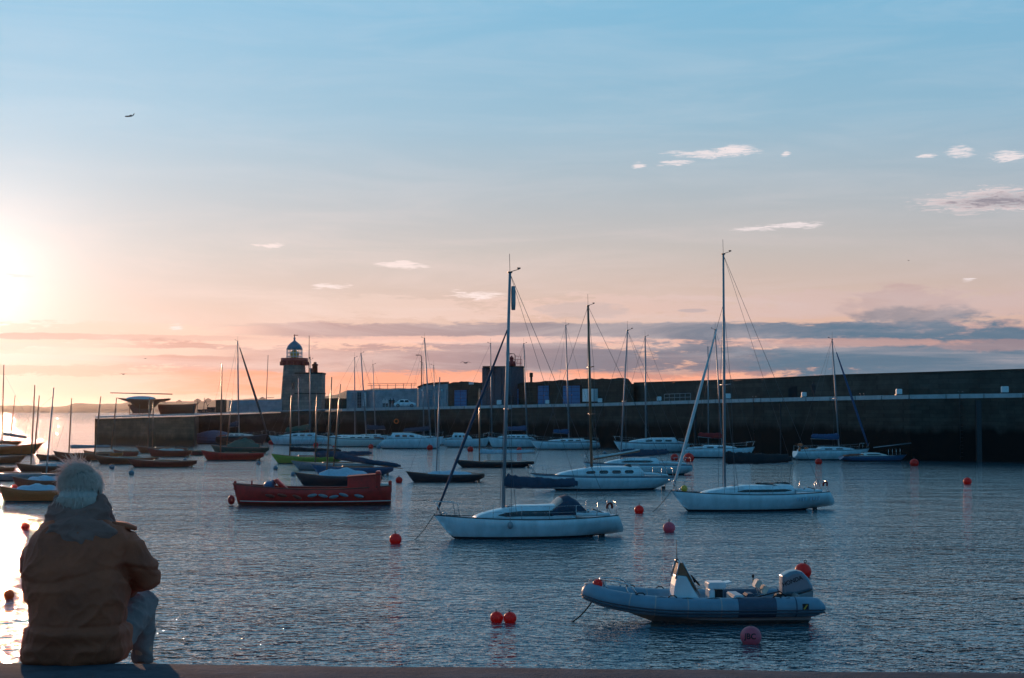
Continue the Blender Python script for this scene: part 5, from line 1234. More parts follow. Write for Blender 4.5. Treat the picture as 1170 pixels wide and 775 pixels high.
# ================================================================== inflatable boat with outboard
fr = Frame(663, 933, 709, R(4)); root = empty('inflatable_boat', fr.c, fr.rz, 'blue-grey rigid inflatable boat with steering console and outboard motor in the foreground', 'inflatable boat')
M['tube'] = mat('inflatable_fabric', (.13, .24, .32), .5, var=.12, scale=2); M['tubedark'] = mat('inflatable_dark_fabric', (.035, .06, .10), .6, var=.15)
M['rubline'] = mat('rubbing_strip', (.04, .05, .07), .6); M['ribhull'] = mat('inflatable_keel', (.30, .30, .30), .35, var=.1)
hl = fr.L / 2
path = [(-hl, .95, .46, .06), (-hl + .12, .95, .46, .17), (-hl + .4, .95, .47, .265), (-1.6, .97, .47, .27), (-.4, .98, .47, .27), (.7, .97, .49, .27), (1.5, .90, .54, .27), (2.1, .74, .61, .265), (2.6, .50, .69, .26), (hl - .42, .22, .77, .255), (hl - .3, 0, .80, .255)]
def crom(P, n=5):
    out = []
    for i in range(len(P) - 1):
        p0, p1, p2, p3 = [Vector(P[min(max(i + k, 0), len(P) - 1)]) for k in (-1, 0, 1, 2)]
        for j in range(n):
            t = j / n; out.append(.5 * ((2 * p1) + (-p0 + p2) * t + (2 * p0 - 5 * p1 + 4 * p2 - p3) * t * t + (-p0 + 3 * p1 - 3 * p2 + p3) * t ** 3))
    out.append(Vector(P[-1])); return out
half = crom([Vector((a, b_, c, d)) for a, b_, c, d in path]); full = half + [Vector((q[0], -q[1], q[2], q[3])) for q in half[-2::-1]]
mb = MB(); mb.tube([q.xyz for q in full], [q.w for q in full], 20); tb = mb.build('inflated_tube', M['tube'], root)
mb = MB()
for dz, rr in ((-.06, .022), (-.14, .028)):
    pts = []
    for i, q in enumerate(full):
        a = full[max(i - 1, 0)].xyz; b_ = full[min(i + 1, len(full) - 1)].xyz; tt = (b_ - a).normalized(); out = Vector((tt.y, -tt.x, 0)).normalized()
        if i < len(full) and out.dot(Vector((q.x * .2, q.y, 0)) + Vector((1 if abs(q.y) < .3 else 0, 0, 0))) < 0: out = -out
        rr2 = math.sqrt(max(q.w ** 2 - dz ** 2, .0001)); pts.append(q.xyz + out * (rr2 + .004) + Vector((0, 0, dz)))
    mb.tube(pts, rr, 6)
mb.build('rubbing_strip', M['rubline'], tb)
xa, xb = fr.x(831), fr.x(873)
for sg in (1, -1):
    mb = MB(); mb.tube([(xa - (xa - xb) * i / 6, sg * .975, .472) for i in range(7)], .2765, 24, cap=False); mb.build('dark_panel', M['tubedark'], tb)
for x in (-2.35, -.35, .45, 1.35, 2.0):
    i = min(range(len(half)), key=lambda q: abs(half[q].x - x)); q = half[i]; q2 = half[min(i + 1, len(half) - 1)]; d = (q2.xyz - q.xyz).normalized()
    for sg in (1, -1):
        mb = MB(); a = Vector((q.x, sg * q.y, q.z)); dd = Vector((d.x, sg * d.y, d.z)); mb.tube([a - dd * .018, a + dd * .018], [q.w + .003] * 2, 20, cap=False); mb.build('seam_tape', M['tubedark'] if x == -2.35 else M['ribhull'], tb)
for x in (-1.95, .9, 1.75):
    for sg in (1, -1):
        y_ = float(np.interp(x, [-2.4, .7, 1.5, 2.1], [.96, .97, .90, .74])); z_ = float(np.interp(x, [-2.4, .7, 1.5, 2.1], [.47, .49, .54, .61]))
        mb = MB(); mb.tube([(x - .12, sg * (y_ + .08), z_ + .255), (x - .06, sg * (y_ + .09), z_ + .305), (x + .06, sg * (y_ + .09), z_ + .305), (x + .12, sg * (y_ + .08), z_ + .255)], .018, 5); mb.build('grab_handle', M['black'], tb)
# coiled rope, bucket and loose gear on the floor
mb = MB(); mb.tube([(1.2 + .2 * math.cos(i * .5) * (1 - i * .004), .1 + .2 * math.sin(i * .5), .50 + i * .002) for i in range(60)], .016, 5); mb.build('coiled_rope', M['rope'], root)
mb = MB(); mb.tube([(-2.45, .3, .62), (-2.2, .35, .82), (-1.6, .25, .66), (-.2, .3, .52)], .02, 5); mb.tube([(-2.45, -.1, .62), (-2.7, 0, .9), (-2.9, 0, 1.0)], .025, 5); mb.build('cables', M['black'], root)
# V hull under the tubes
mb = MB(); rs = []
for i in range(17):
    u = i / 16; x = -hl + .35 + (fr.L - 1.0) * u
    w_ = .85 * (1 - max((u - .45) / .55, 0) ** 2.2); zc_ = .36 + .38 * max((u - .35) / .65, 0) ** 1.8; zk = -.22 + .80 * max((u - .55) / .45, 0) ** 1.7
    rs.append([Vector((x, -w_, zc_)), Vector((x, -w_ * .93, zc_ - (zc_ - zk) * .45)), Vector((x, 0, zk)), Vector((x, w_ * .93, zc_ - (zc_ - zk) * .45)), Vector((x, w_, zc_))])
mb.rings(rs, 0, True, True, False); mb.build('keel_hull', M['ribhull'], root)
mb = MB(); mb.grid([[Vector((x, -w_, z)), Vector((x, w_, z))] for x, w_, z in ((-2.7, .8, .42), (1.2, .8, .44), (2.2, .5, .55), (2.6, .2, .62))], 0, False); mb.build('floor', M['deck'], root)
mb = MB(); mb.box((-2.62, 0, .5), (.08, 1.5, .55), bev=.02); mb.build('transom', M['ribhull'], root)
def lp_(px, py, ly=0.0): q = fr.loc(px, py, fr.x(px), ly); return (q.x, q.z)
cons = empty('console', (0, 0, 0)); cons.parent = root
mb = MB(); mb.prism([lp_(766.5, 690), lp_(768.5, 668), lp_(771, 656), lp_(782, 657), lp_(790, 672), lp_(797, 683), lp_(797, 692)], -.36, .36)
co = mb.build('console_body', M['white'], cons); bv = co.modifiers.new('b', 'BEVEL'); bv.width = .04; bv.segments = 3
mb = MB(); P4 = [lp_(771, 655.5), lp_(774.5, 642), lp_(777, 642), lp_(796, 677), lp_(791, 672), lp_(782.5, 657)]
mb.prism([P4[0], P4[1], P4[2], P4[5]], -.33, .33); mb.prism([P4[5], P4[2], P4[3], P4[4]], -.33, .33); ws_ = mb.build('windscreen', mat('bronze_windscreen', (.16, .10, .06), .12, var=.2), cons)
mb = MB()
for sg in (-.35, .35):
    pts = [lp_(769.5, 660), lp_(773.5, 641.5), lp_(777.5, 641), lp_(797, 679)]; mb.tube([(q[0], sg, q[1]) for q in pts], .022, 6)
q = lp_(773.8, 641); mb.tube([(q[0], -.35, q[1]), (q[0], .35, q[1])], .022, 6); mb.build('windscreen_frame', M['steel'], ws_)
mb = MB(); q = lp_(794, 663); q2 = lp_(797.5, 664); mb.tube([(lp_(788, 669)[0], 0, lp_(788, 669)[1]), (q[0], 0, q[1])], .045, 8)
c = Vector((q[0], 0, q[1])); ax = Vector((-.75, 0, .65)); u_ = Vector((.65, 0, .75)); v_ = Vector((0, 1, 0))
mb.tube([c + (u_ * math.cos(a) + v_ * math.sin(a)) * .19 for a in [2 * math.pi * k / 18 for k in range(19)]], .018, 6)
for a in (0, 2.1, 4.2): mb.tube([c, c + (u_ * math.cos(a) + v_ * math.sin(a)) * .19], .014, 5)
mb.build('steering_wheel', M['black'], cons)
mb = MB(); q = lp_(790, 661); mb.tube([(q[0] + .02, .22, q[1] - .2), (q[0], .22, q[1])], .02, 5); mb.ell((q[0], .22, q[1] + .02), (.04, .05, .05)); mb.build('throttle_lever', M['black'], cons)
mb = MB(); q = lp_(773.5, 642); q2 = lp_(772.8, 617); mb.tube([(q[0], 0, q[1]), (q2[0], 0, q2[1])], [.014, .008], 5); mb.ell((q[0], 0, q[1] + .03), (.05, .05, .06)); mb.build('aerial', M['dark'], root)
# seats
def seat(px0, px1, py0, py1, name, mname, ly=0, wd=.5):
    a, b_ = lp_(px0, py0), lp_(px1, py1); mb = MB(); mb.box(((a[0] + b_[0]) / 2, ly, (a[1] + b_[1]) / 2), (abs(a[0] - b_[0]), wd, abs(a[1] - b_[1])), bev=.03); return mb.build(name, M[mname], root)
s1 = seat(807, 827, 664.5, 672, 'helm_seat', 'white', 0, .62); s2 = seat(815, 824, 672, 688, 'seat_base', 'black', 0, .5); s2.parent = s1
s3 = seat(808, 814.5, 672, 688, 'seat_box', 'white', 0, .6); s3.parent = s1
mb = MB(); a = lp_(827, 665.5); mb.box((a[0] - .08, 0, a[1]), (.2, .4, .04), rot=Matrix.Rotation(R(12), 3, 'Y')); mb.build('seat_back', M['white'], s1)
M['cushion'] = mat('cream_cushion', (.62, .52, .44), .7)
for px, py in ((864, 666.5), (871.5, 673)):
    a = lp_(px, py); mb = MB(); mb.box((a[0], .1, a[1]), (.15, .42, .24), rot=Matrix.Rotation(R(-28), 3, 'Y'), bev=.03); mb.build('seat_cushion', M['cushion'], root)
mb = MB(); a = lp_(868, 681); b2 = lp_(862, 664); mb.tube([(a[0], .1, a[1]), (b2[0] - .1, .1, b2[1] - .1)], .02, 5); mb.tube([(a[0], -.15, a[1]), (b2[0], -.15, b2[1])], .02, 5); mb.build('cushion_bracket', M['steel'], root)
seat(834, 846, 678, 688, 'locker', 'deck', 0, 1.0); seat(849, 858, 676.5, 688, 'fuel_tank', 'tubedark', .2, .5)
mb = MB(); a = lp_(866, 661); mb.tube([(a[0], -.6, a[1] - .25), (a[0], -.6, a[1])], .015, 5); mb.ell((a[0], -.6, a[1]), (.04, .04, .05)); mb.build('stern_light', M['black'], root)
# outboard
ob = empty('outboard_motor', (0, 0, 0)); ob.parent = root
side_ = [lp_(891.2, 679), lp_(891.5, 657), lp_(900, 652), lp_(908, 650.6), lp_(915, 652.5), lp_(922, 660), lp_(926.5, 668), lp_(927.2, 673)]
cowl = side_ + [lp_(905, 679.5)]
mb = MB(); rs = []
cen = Vector((sum(q[0] for q in cowl) / len(cowl), sum(q[1] for q in cowl) / len(cowl)))
for yy, k_ in ((-.27, .72), (-.25, .88), (-.20, .97), (-.08, 1.0), (.08, 1.0), (.20, .97), (.25, .88), (.27, .72)):
    rs.append([Vector((cen.x + (q[0] - cen.x) * k_, yy, cen.y + (q[1] - cen.y) * k_)) for q in cowl])
mb.rings(rs, 0, True, True, False); M['cowl'] = mat('outboard_silver_blue', (.14, .20, .25), .3, metal=.2, var=.05, coat=.3); cw = mb.build('cowling', M['cowl'], ob)
bv = cw.modifiers.new('b', 'BEVEL'); bv.width = .02; bv.segments = 2
low = [lp_(892, 682), lp_(892, 680), lp_(905, 680), lp_(927, 674), lp_(926.5, 684)]
mb = MB(); mb.prism([*low], -.2, .2); mb.build('lower_cowling', M['grey'], ob)
mb = MB(); a = lp_(909, 684); mb.box((a[0], 0, .3), (.42, .2, .9), bev=.04); mb.box((a[0] + .35, 0, .55), (.5, .3, .35), bev=.03); mb.build('motor_leg', M['dark'], ob)
def decal(me, px, py, yl, tilt, name, parent, mname):
    a = lp_(px, py, yl); M4 = Matrix.Rotation(tilt, 3, 'Y')
    for v in me.vertices: v.co = M4 @ Vector((-v.co.x, 0, v.co.y)) + Vector((a[0], yl, a[1]))
    me.materials.append(M[mname]); o = bpy.data.objects.new(name, me); COL.objects.link(o); o.parent = parent; return o
decal(text_mesh('HONDA', .16), 905.3, 664.3, .2755, R(20), 'lettering', cw, 'black')
mb = MB()
for k in range(4): mb.prism([(0 + k * .03, -.02 + k * .035), (.15 + k * .025, .03 + k * .045), (.17 + k * .025, .05 + k * .045), (0 + k * .03, 0 + k * .035)], 0, .004)
me = mb.build('w', M['black']).data; bpy.data.objects.remove(bpy.data.objects['w'])
me.materials.clear()
for v in me.vertices: v.co = Vector((v.co.x - .08, v.co.z - .06, 0))
decal(me, 914.5, 671, .262, R(14), 'wing_mark', cw, 'black')
e = lp_(920, 692.5, 1.2); mb = MB(); mb.box((e[0], 1.222, e[1] - .02), (.17, .012, .17)); em = mb.build('emblem', M['black'], tb)
mb = MB(); mb.box((e[0], 1.2305, e[1] - .02), (.03, .008, .15), rot=Matrix.Rotation(R(-38), 3, 'Y')); mb.box((e[0] - .03, 1.2305, e[1] + .025), (.05, .008, .02)); mb.box((e[0] + .03, 1.2305, e[1] - .065), (.05, .008, .02)); mb.build('emblem_mark', M['yellow'], em)
# bow rail, red float, mooring line, lifelines
mb = MB()
for sg in (1, -1):
    pts = [lp_(686, 662.5), lp_(700, 662.8), lp_(712, 665), lp_(718, 668.5), lp_(722, 675)]; yy = [.12, .45, .68, .8, .85]
    mb.tube([(q[0], sg * y, q[1] + .02) for q, y in zip(pts, yy)], .022, 6)
    q = lp_(716, 667); mb.tube([(q[0] + .1, sg * .72, q[1]), (q[0] + .05, sg * .75, q[1] - .25)], .02, 5)
    q = lp_(690, 663); mb.tube([(q[0], sg * .2, q[1]), (q[0] - .05, sg * .3, q[1] - .2)], .02, 5)
q = lp_(686, 662.5); mb.tube([(q[0], -.12, q[1] + .02), (q[0], .12, q[1] + .02)], .022, 6); mb.build('bow_rail', M['steel'], root)
q = lp_(682.5, 666.5); mb = MB(); mb.ell((q[0], .1, q[1]), (.14, .16, .13)); mb.build('red_float', M['bred'], root)
mb = MB(); q = lp_(675, 661); mb.box((q[0], 0, q[1] - .04), (.10, .08, .05), bev=.01); q = lp_(668, 667); mb.box((q[0] - .08, 0, q[1]), (.16, .12, .04), bev=.01); mb.build('bow_fitting', M['steel'], root)
mb = MB(); a = Vector((hl - .35, 0, .55)); pts = []
for i in range(10):
    u = i / 9; pts.append(a.lerp(Vector((hl + .55, .1, -.1)), u) + Vector((0, .02 * math.sin(9 * u), -.16 * math.sin(math.pi * u))))
mb.tube(pts, .022, 5); mb.build('mooring_line', M['rope'], root)
mb = MB()
for sg in (1, -1):
    pts = []
    for i in range(61):
        x = -2.3 + 4.2 * i / 60; y_ = np.interp(x, [-2.4, .7, 1.5, 2.1], [.96, .97, .90, .74]); z_ = np.interp(x, [-2.4, .7, 1.5, 2.1], [.47, .49, .54, .61])
        pts.append((x, sg * (y_ + .10), z_ + .262 - .035 * abs(math.sin(i * math.pi / 10))))
    mb.tube(pts, .010, 4)
mb.build('grab_line', M['rope'], tb)
# ================================================================== quay in the foreground
WZ = 4.66
e0, e1 = W(0, 753.5, WZ), W(1170, 765.5, WZ); dr = (e1 - e0).normalized(); nb = Vector((-dr.y, dr.x, 0)) * -1     # towards the camera
if nb.y > 0: nb = -nb
prof = [(-.02, 4.2), (0.0, 4.56), (.012, 4.61), (.04, 4.645), (.09, 4.66), (.82, 4.665), (.86, 4.65), (.88, 4.60), (.88, 4.1)]
wall = MB(); rs = []
for i in range(-160, 321):
    p = e0 + dr * (i * .125 if True else 0)
    j = .006 * noise.noise(Vector((i * .3, 0, 0))) + .004 * noise.noise(Vector((i * 1.1, 5, 0)))
    rs.append([p + nb * (a + j) + Vector((0, 0, z - WZ + .004 * noise.noise(Vector((i * .25, a * 9, 2))))) for a, z in prof])
wall.rings(rs, 0, False, False, True)
mcw, tcw, bcw = nt('wall_concrete'); Nn, Ll = tcw.nodes, tcw.links; bcw.inputs['Roughness'].default_value = .95; bcw.inputs['Specular IOR Level'].default_value = .08
tcx = Nn.new('ShaderNodeTexCoord')
def _nz(s, d, st=(1, 1, 1)):
    mp = Nn.new('ShaderNodeMapping'); mp.inputs['Scale'].default_value = st; Ll.new(tcx.outputs['Object'], mp.inputs[0])
    n = Nn.new('ShaderNodeTexNoise'); n.inputs['Scale'].default_value = s; n.inputs['Detail'].default_value = d; n.inputs['Roughness'].default_value = .65; Ll.new(mp.outputs[0], n.inputs['Vector']); return n.outputs['Fac']
a1, a2, a3 = _nz(1.6, 8, (1, 2.5, 1)), _nz(35, 6), _nz(6, 7)
cr = Nn.new('ShaderNodeValToRGB'); cr.color_ramp.elements[0].position = .3; cr.color_ramp.elements[1].position = .7; cr.color_ramp.elements[0].color = (.055, .062, .08, 1); cr.color_ramp.elements[1].color = (.105, .11, .125, 1); Ll.new(a1, cr.inputs[0])
c3 = Nn.new('ShaderNodeValToRGB'); c3.color_ramp.elements[0].position = .32; c3.color_ramp.elements[1].position = .6; c3.color_ramp.elements[0].color = (.55, .55, .55, 1); c3.color_ramp.elements[1].color = (1.05, 1.05, 1.05, 1); Ll.new(a3, c3.inputs[0])
mm = Nn.new('ShaderNodeMix'); mm.data_type = 'RGBA'; mm.blend_type = 'MULTIPLY'; mm.inputs[0].default_value = .8; Ll.new(cr.outputs[0], mm.inputs[6]); Ll.new(c3.outputs[0], mm.inputs[7]); Ll.new(mm.outputs[2], bcw.inputs['Base Color'])
ad = Nn.new('ShaderNodeMath'); ad.operation = 'ADD'; Ll.new(a2, ad.inputs[0]); Ll.new(a3, ad.inputs[1])
bb = Nn.new('ShaderNodeBump'); bb.inputs['Distance'].default_value = .008; Ll.new(ad.outputs[0], bb.inputs['Height']); Ll.new(bb.outputs[0], bcw.inputs['Normal'])
tag(wall.build('harbour_wall', mcw), 'low concrete wall across the foreground on which the man sits', 'wall')
qd = MB(); a, b_ = e0 - dr * 60, e0 + dr * 80
qd.grid([[a - nb * .55 + Vector((0, 0, -6 - WZ + 0)), b_ - nb * .55 + Vector((0, 0, -6 - WZ))], [a - nb * .55 + Vector((0, 0, 4.50 - WZ)), b_ - nb * .55 + Vector((0, 0, 4.50 - WZ))], [a - nb * .0 + Vector((0, 0, 4.50 - WZ)), b_ + Vector((0, 0, 4.50 - WZ))]], 0, False)
qd.grid([[a + nb * .86 + Vector((0, 0, 4.2 - WZ)), b_ + nb * .86 + Vector((0, 0, 4.2 - WZ))], [a + nb * 60 + Vector((0, 0, 4.15 - WZ)), b_ + nb * 60 + Vector((0, 0, 4.15 - WZ))]], 0, False)
tag(qd.build('quay', M['concrete']), kind='structure')
# ================================================================== seated man
YM = 6.86; ro = V(88, 757, YM); ro.z = WZ
man = empty('person', ro, 0, 'grey-haired man in brown hooded jacket sitting on the wall with his back turned', 'person')
def m_(px, py, dy): return V(px, py, YM + dy) - ro
def body(mb):
    # legs
    hipR, hipL = m_(118, 735, .20), m_(68, 737, .20)
    knR, anR = m_(163, 690, .50), m_(163, 751, .56)
    knL, anL = m_(98, 692, .62), m_(100, 757, .66)
    for hp, kn, an_ in ((hipR, knR, anR), (hipL, knL, anL)):
        an_ = Vector((an_.x, an_.y, -.10))
        mb.tube([hp, hp.lerp(kn, .5), kn], [.085, .078, .062], 14); mb.ell(kn, (.062, .065, .062)); mb.tube([kn, kn.lerp(an_, .35), an_], [.058, .056, .040], 12)
        mb.tube([an_ + Vector((0, -.04, -.02)), an_ + Vector((0, .06, -.03)), an_ + Vector((0, .17, -.045))], [.035, .042, .03], 10)
    mb.ell(m_(88, 738, .12), (.19, .14, .11)); mb.tube([m_(88, 738, .13), m_(86, 690, .13), m_(86, 640, .15), m_(88, 612, .20)], [.12, .11, .12, .09], 16, flat=1.35)
    mb.tube([m_(89, 615, .18), m_(92, 590, .23), m_(93, 575, .25)], [.075, .06, .058], 12)
    hc = m_(93, 563, .28); mb.ell(hc, (.086, .098, .115), 0, 20, 16); mb.ell(hc + Vector((0, .03, -.06)), (.058, .07, .065), 0, 14, 10)
    mb.ell(hc + Vector((0, .105, -.02)), (.014, .022, .022), 0, 8, 6); mb.ell(hc + Vector((0, .09, -.062)), (.026, .014, .01), 0, 8, 6)
    for s in (-1, 1):
        mb.ell(hc + Vector((s * .098, .000, -.035)), (.012, .022, .034), 0, 10, 8, rot=Matrix.Rotation(s * .3, 3, 'Z')); mb.ell(hc + Vector((s * .03, .085, .005)), (.013, .012, .012), 0, 8, 6)
    # arms and hands
    for sh_, elb, wr_ in ((m_(142, 625, .17), m_(168, 661, .22), m_(116, 690, .50)), (m_(42, 628, .17), m_(39, 674, .24), m_(74, 690, .46))):
        mb.tube([sh_, sh_.lerp(elb, .5), elb], [.058, .052, .045], 12); mb.tube([elb, m_(148, 666, .35) if elb.x > 0 else elb.lerp(wr_, .5), wr_], [.043, .036, .028], 12)
        d = (Vector((-.04, .62, .22)) - wr_).normalized(); s_v = d.cross(Vector((0, 0, 1))).normalized(); u_v = s_v.cross(d)
        mb.tube([wr_, wr_ + d * .05, wr_ + d * .09], [.026, .034, .036], 10, flat=1.2)
        for k_, (off, ln) in enumerate(((-.030, .062), (-.010, .074), (.010, .070), (.030, .055))):
            a = wr_ + d * .085 + s_v * off; mb.tube([a, a + d * ln * .5 + u_v * -.006, a + d * ln * .8 - u_v * .03, a + d * ln * .75 - u_v * .05], [.0105, .010, .009, .008], 7)
        a = wr_ + d * .03 + s_v * .032; mb.tube([a, a + d * .03 + s_v * .03, a + d * .06 + s_v * .028 - u_v * .015], [.012, .011, .009], 7)
blob_mesh([body], .0075, 'body', M['skin'], man, 3)
# trousers
def trousers(mb):
    mb.ell(m_(90, 740, .13), (.20, .15, .115)); 
    for hp, kn, an_ in ((m_(120, 735, .20), m_(163, 690, .50), m_(163, 751, .56)), (m_(68, 737, .20), m_(98, 692, .62), m_(100, 757, .66))):
        an_ = Vector((an_.x, an_.y, -.07)); mb.tube([hp, hp.lerp(kn, .5), kn], [.105, .095, .076], 16); mb.ell(kn, (.075, .078, .074)); mb.tube([kn, kn.lerp(an_, .4), kn.lerp(an_, .8), an_], [.068, .062, .052, .055], 14)
def folds(amp, f, seed, st=(1, 1, 1)):
    def g(c):
        q = Vector((c.x * f * st[0], c.y * f * st[1], c.z * f * st[2] + seed))
        a = noise.noise(q + Vector((noise.noise(q * .7) * .8, 0, noise.noise(q * .6 + Vector((4, 4, 4))) * .8)))
        r = 1 - abs(noise.noise(q * .8 + Vector((9, 1, 3)))) * 2
        return amp * (a * .6 + max(r, 0) ** 3 * .9 - .3)
    return g
M['jeans'] = mat('grey_denim', (.24, .16, .15), .85, var=.2, scale=14, bump=.003, bscale=300)
blob_mesh([trousers], .009, 'trousers', M['jeans'], man, 4, folds(.010, 14, 3))
mb = MB()
for px, dy in ((163, .56), (100, .66)):
    a = m_(px, 752, dy); mb = MB()
    rs = []
    for x, w_, hh in ((-.09, .03, .05), (-.07, .040, .075), (0, .045, .085), (.08, .048, .065), (.15, .046, .05), (.19, .03, .035)):
        rs.append([Vector((a.x + w_ * math.cos(t), a.y + x, -.156 + max(hh * (.5 + .5 * math.sin(t)) * 1.15, 0))) for t in [2 * math.pi * k / 14 for k in range(14)]])
    mb.rings(rs); mb.build('shoe', M['brown'], man)
# jacket
def jacket(mb):
    def ringp(xl, xr, py, y0, y1, n=32, e=2.6):
        a, b_ = m_(xl, py, (y0 + y1) / 2), m_(xr, py, (y0 + y1) / 2); c = (a + b_) / 2; hw = (b_.x - a.x) / 2; hd = (y1 - y0) / 2; r = []
        for k in range(n):
            t = 2 * math.pi * k / n; cx_, sy_ = math.cos(t), math.sin(t)
            r.append(Vector((c.x + hw * abs(cx_) ** (2 / e) * (1 if cx_ > 0 else -1), c.y + hd * abs(sy_) ** (2 / e) * (1 if sy_ > 0 else -1), c.z)))
        return r
    mb.rings([ringp(27, 134, 757.0, -.01, .26), ringp(24.5, 143, 751, -.03, .30), ringp(26, 150, 738, -.045, .32), ringp(33, 145, 722, -.05, .31), ringp(37, 142, 712, -.05, .30), ringp(34, 144, 700, -.05, .29), ringp(31, 147, 680, -.05, .29),
              ringp(29, 146, 664, -.045, .30), ringp(28, 142, 648, -.04, .31), ringp(28, 148, 632, -.02, .32), ringp(32, 152, 620, 0.0, .33), ringp(39, 150, 609, .03, .33), ringp(50, 140, 600, .07, .33), ringp(66, 124, 592, .11, .33), ringp(74, 116, 584, .15, .33)])
    # right arm: shoulder, elbow out, forearm back in front
    s_, e_, w_ = m_(138, 622, .17), m_(168.5, 659, .22), m_(124, 689, .49)
    mb.tube([s_, m_(151, 634, .17), m_(160, 645, .18), e_], [.080, .074, .067, .062], 16); mb.ell(e_, (.064, .064, .064))
    f0 = m_(150, 664, .34); mb.tube([e_, f0, w_], [.062, .058, .046], 14)
    s_, e_, w_ = m_(44, 630, .17), m_(39, 674, .24), m_(78, 690, .48)
    mb.tube([s_, s_.lerp(e_, .5), e_], [.075, .07, .06], 16); mb.ell(e_, (.058, .058, .058)); mb.tube([e_, e_.lerp(w_, .5), w_], [.056, .052, .044], 14)
M['jacket'] = mat('glare_brown_jacket', (.42, .072, .026), .75, var=.22, scale=5, bump=.002, bscale=180)  # brown reddened to carry the warm glare veil over his back
def jfold(c):
    a = folds(.013, 6, 11, (1, 1, 1.5))(c) + folds(.006, 16, 31, (1, 1, 1.2))(c)
    z = c.z
    a -= .010 * math.exp(-((z - .168) / .012) ** 2)            # drawstring waist
    a -= .006 * math.exp(-((z - .395 - .03 * math.sin(c.x * 9)) / .010) ** 2)   # back yoke seam
    a += .012 * math.exp(-((z - .135) / .03) ** 2)
    return a
jk = blob_mesh([jacket], .008, 'jacket', M['jacket'], man, 4, jfold)
# shoulder flap
mb = MB(); p = m_(150, 603, .20); mb.rings([[p + Vector((-.10, -.05, .005)), p + Vector((-.10, .06, .01)), p + Vector((-.10, .06, .03)), p + Vector((-.10, -.05, .03))], [p + Vector((-.03, -.045, .0)), p + Vector((-.03, .045, .0)), p + Vector((-.03, .045, .022)), p + Vector((-.03, -.045, .022))], [p + Vector((.022, -.02, -.012)), p + Vector((.022, .02, -.012)), p + Vector((.022, .02, .004)), p + Vector((.022, -.02, .004))]]); mb.build('shoulder_flap', M['jacket'], jk)
# hood: gathered collar roll plus hanging pouch
def hood(mb):
    n = 22; c = m_(91, 596, .22)
    for lv, (rx, ry, dz, r) in enumerate(((.118, .10, -.02, .052), (.108, .095, .035, .042), (.098, .088, .078, .026))):
        mb.tube([c + Vector((rx * math.cos(2 * math.pi * i / n), ry * math.sin(2 * math.pi * i / n), dz + .02 * math.cos(2 * math.pi * i / n * 2) - .018 * (math.sin(2 * math.pi * i / n) < -.2))) for i in range(n + 1)], r, 10)
    mb.ell(m_(90, 606, .09), (.145, .055, .062)); mb.ell(m_(86, 619, .055), (.105, .045, .062)); mb.ell(m_(94, 627, .045), (.062, .035, .045))
    mb.ell(m_(118, 612, .09), (.07, .05, .045)); mb.ell(m_(64, 612, .10), (.06, .05, .05))
M['hood'] = mat('grey_hood_cloth', (.27, .10, .075), .85, var=.2, scale=6, bump=.003, bscale=200)
def hfold(c):
    q = Vector((c.x * 9, c.y * 6, c.z * 15)); w_ = noise.noise(q * .5) * 1.2
    r = 1 - abs(noise.noise(Vector((c.x * 7 + w_, c.y * 4, c.z * 17 + c.x * 9 * (1 if c.x > 0 else -1) + w_)))) * 2.4
    return .011 * max(r, 0) ** 2 - .004 + folds(.003, 20, 5)(c)
blob_mesh([hood], .006, 'hood', M['hood'], man, 14, hfold)
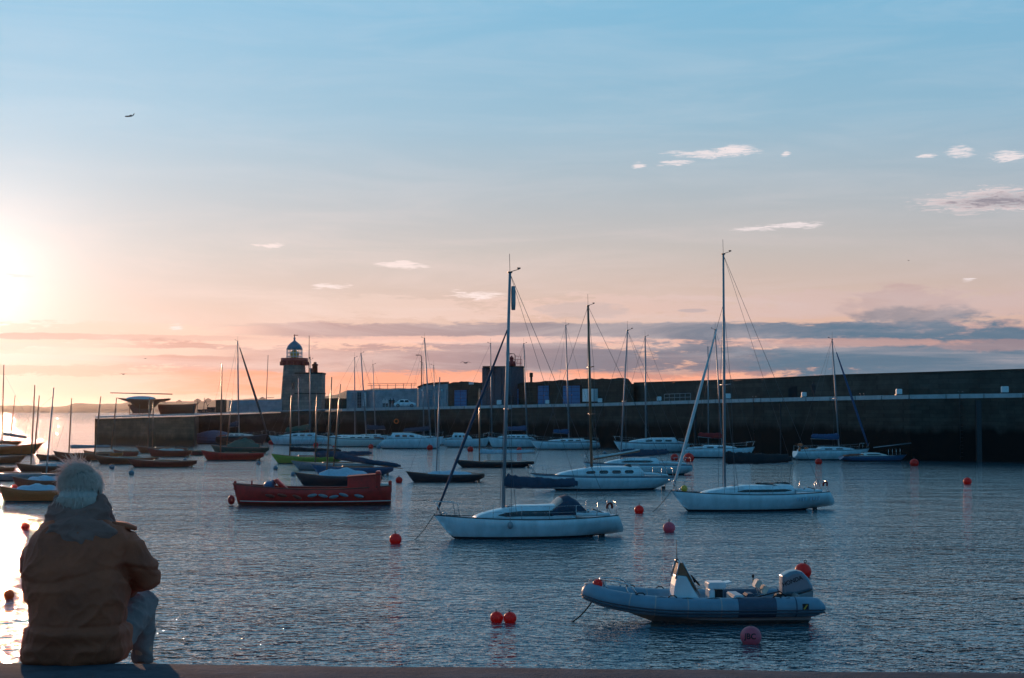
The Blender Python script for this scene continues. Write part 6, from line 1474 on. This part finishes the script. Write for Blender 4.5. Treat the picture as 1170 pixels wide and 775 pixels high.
# hair
hc = m_(93, 563, .28)
def hairb(mb):
    mb.ell(hc + Vector((0, -.022, .028)), (.090, .094, .098), 0, 24, 18); mb.ell(hc + Vector((0, -.058, -.030)), (.092, .062, .092), 0, 20, 14)
M['hair'] = mat('silver_hair', (.62, .44, .39), .6, var=.25, scale=10, stretch=(9, 9, 1.2), col2=(.42, .30, .26), bump=.006, bscale=25)
ho = blob_mesh([hairb], .006, 'hair', M['hair'], man, 2, lambda c: .007 * noise.noise(Vector((c.x * 70, c.y * 50, c.z * 12))) + .005 * noise.noise(c * 22))
mb = MB(); rnd = random.Random(4)
for i in range(13000):
    th = rnd.uniform(0, 2 * math.pi); ph = math.asin(rnd.uniform(-.8, 1))
    n_ = Vector((math.cos(ph) * math.cos(th), math.cos(ph) * math.sin(th), math.sin(ph)))
    if (n_.y > .55 and n_.z < .35) or n_.z < -.9: continue
    p = hc + Vector((0, -.022, .028)) + Vector((n_.x * .091, n_.y * .095, n_.z * .099))
    if n_.z < -.05 or (n_.y < -.1 and n_.z < .2):
        if n_.y > .2: continue
        p = hc + Vector((n_.x * .096, -.060 + n_.y * .069, -.032 + n_.z * .095))
    dn = Vector((n_.x * .4, n_.y * .3 - .1, -1)) if n_.z < .75 else Vector((rnd.uniform(-1, 1) - .5, rnd.uniform(-1, .6), .1))
    dn = (dn - n_ * dn.dot(n_)).normalized(); l_ = rnd.uniform(.02, .045); lift = (rnd.uniform(.25, .6) if rnd.random() < .05 + (.15 if n_.z > .5 and n_.x < 0 else 0) else rnd.uniform(.02, .13)) * (1.9 if n_.z > .72 and n_.x < .15 else 1)
    q0 = p - n_ * .006; q1 = p + dn * l_ * .5 + n_ * l_ * lift; q2 = p + dn * l_ + n_ * l_ * lift * rnd.uniform(.9, 2.0)
    mb.tube([q0, q1, q2], [.0011, .0010, .0005], 3, cap=False)
M['strand'] = mat('silver_strands', (.62, .58, .55), .45, var=.1); 
ms, ts_, bs_ = nt('silver_strand'); bs_.inputs['Base Color'].default_value = (.98, .70, .60, 1); bs_.inputs['Roughness'].default_value = .45
tl_ = ts_.nodes.new('ShaderNodeBsdfTranslucent'); tl_.inputs[0].default_value = (.98, .85, .78, 1); mxs = ts_.nodes.new('ShaderNodeMixShader'); mxs.inputs[0].default_value = .4
ts_.links.new(bs_.outputs[0], mxs.inputs[1]); ts_.links.new(tl_.outputs[0], mxs.inputs[2]); ts_.links.new(mxs.outputs[0], ts_.nodes['Material Output'].inputs['Surface'])
mb.build('hair_strands', ms, ho, recalc=False)
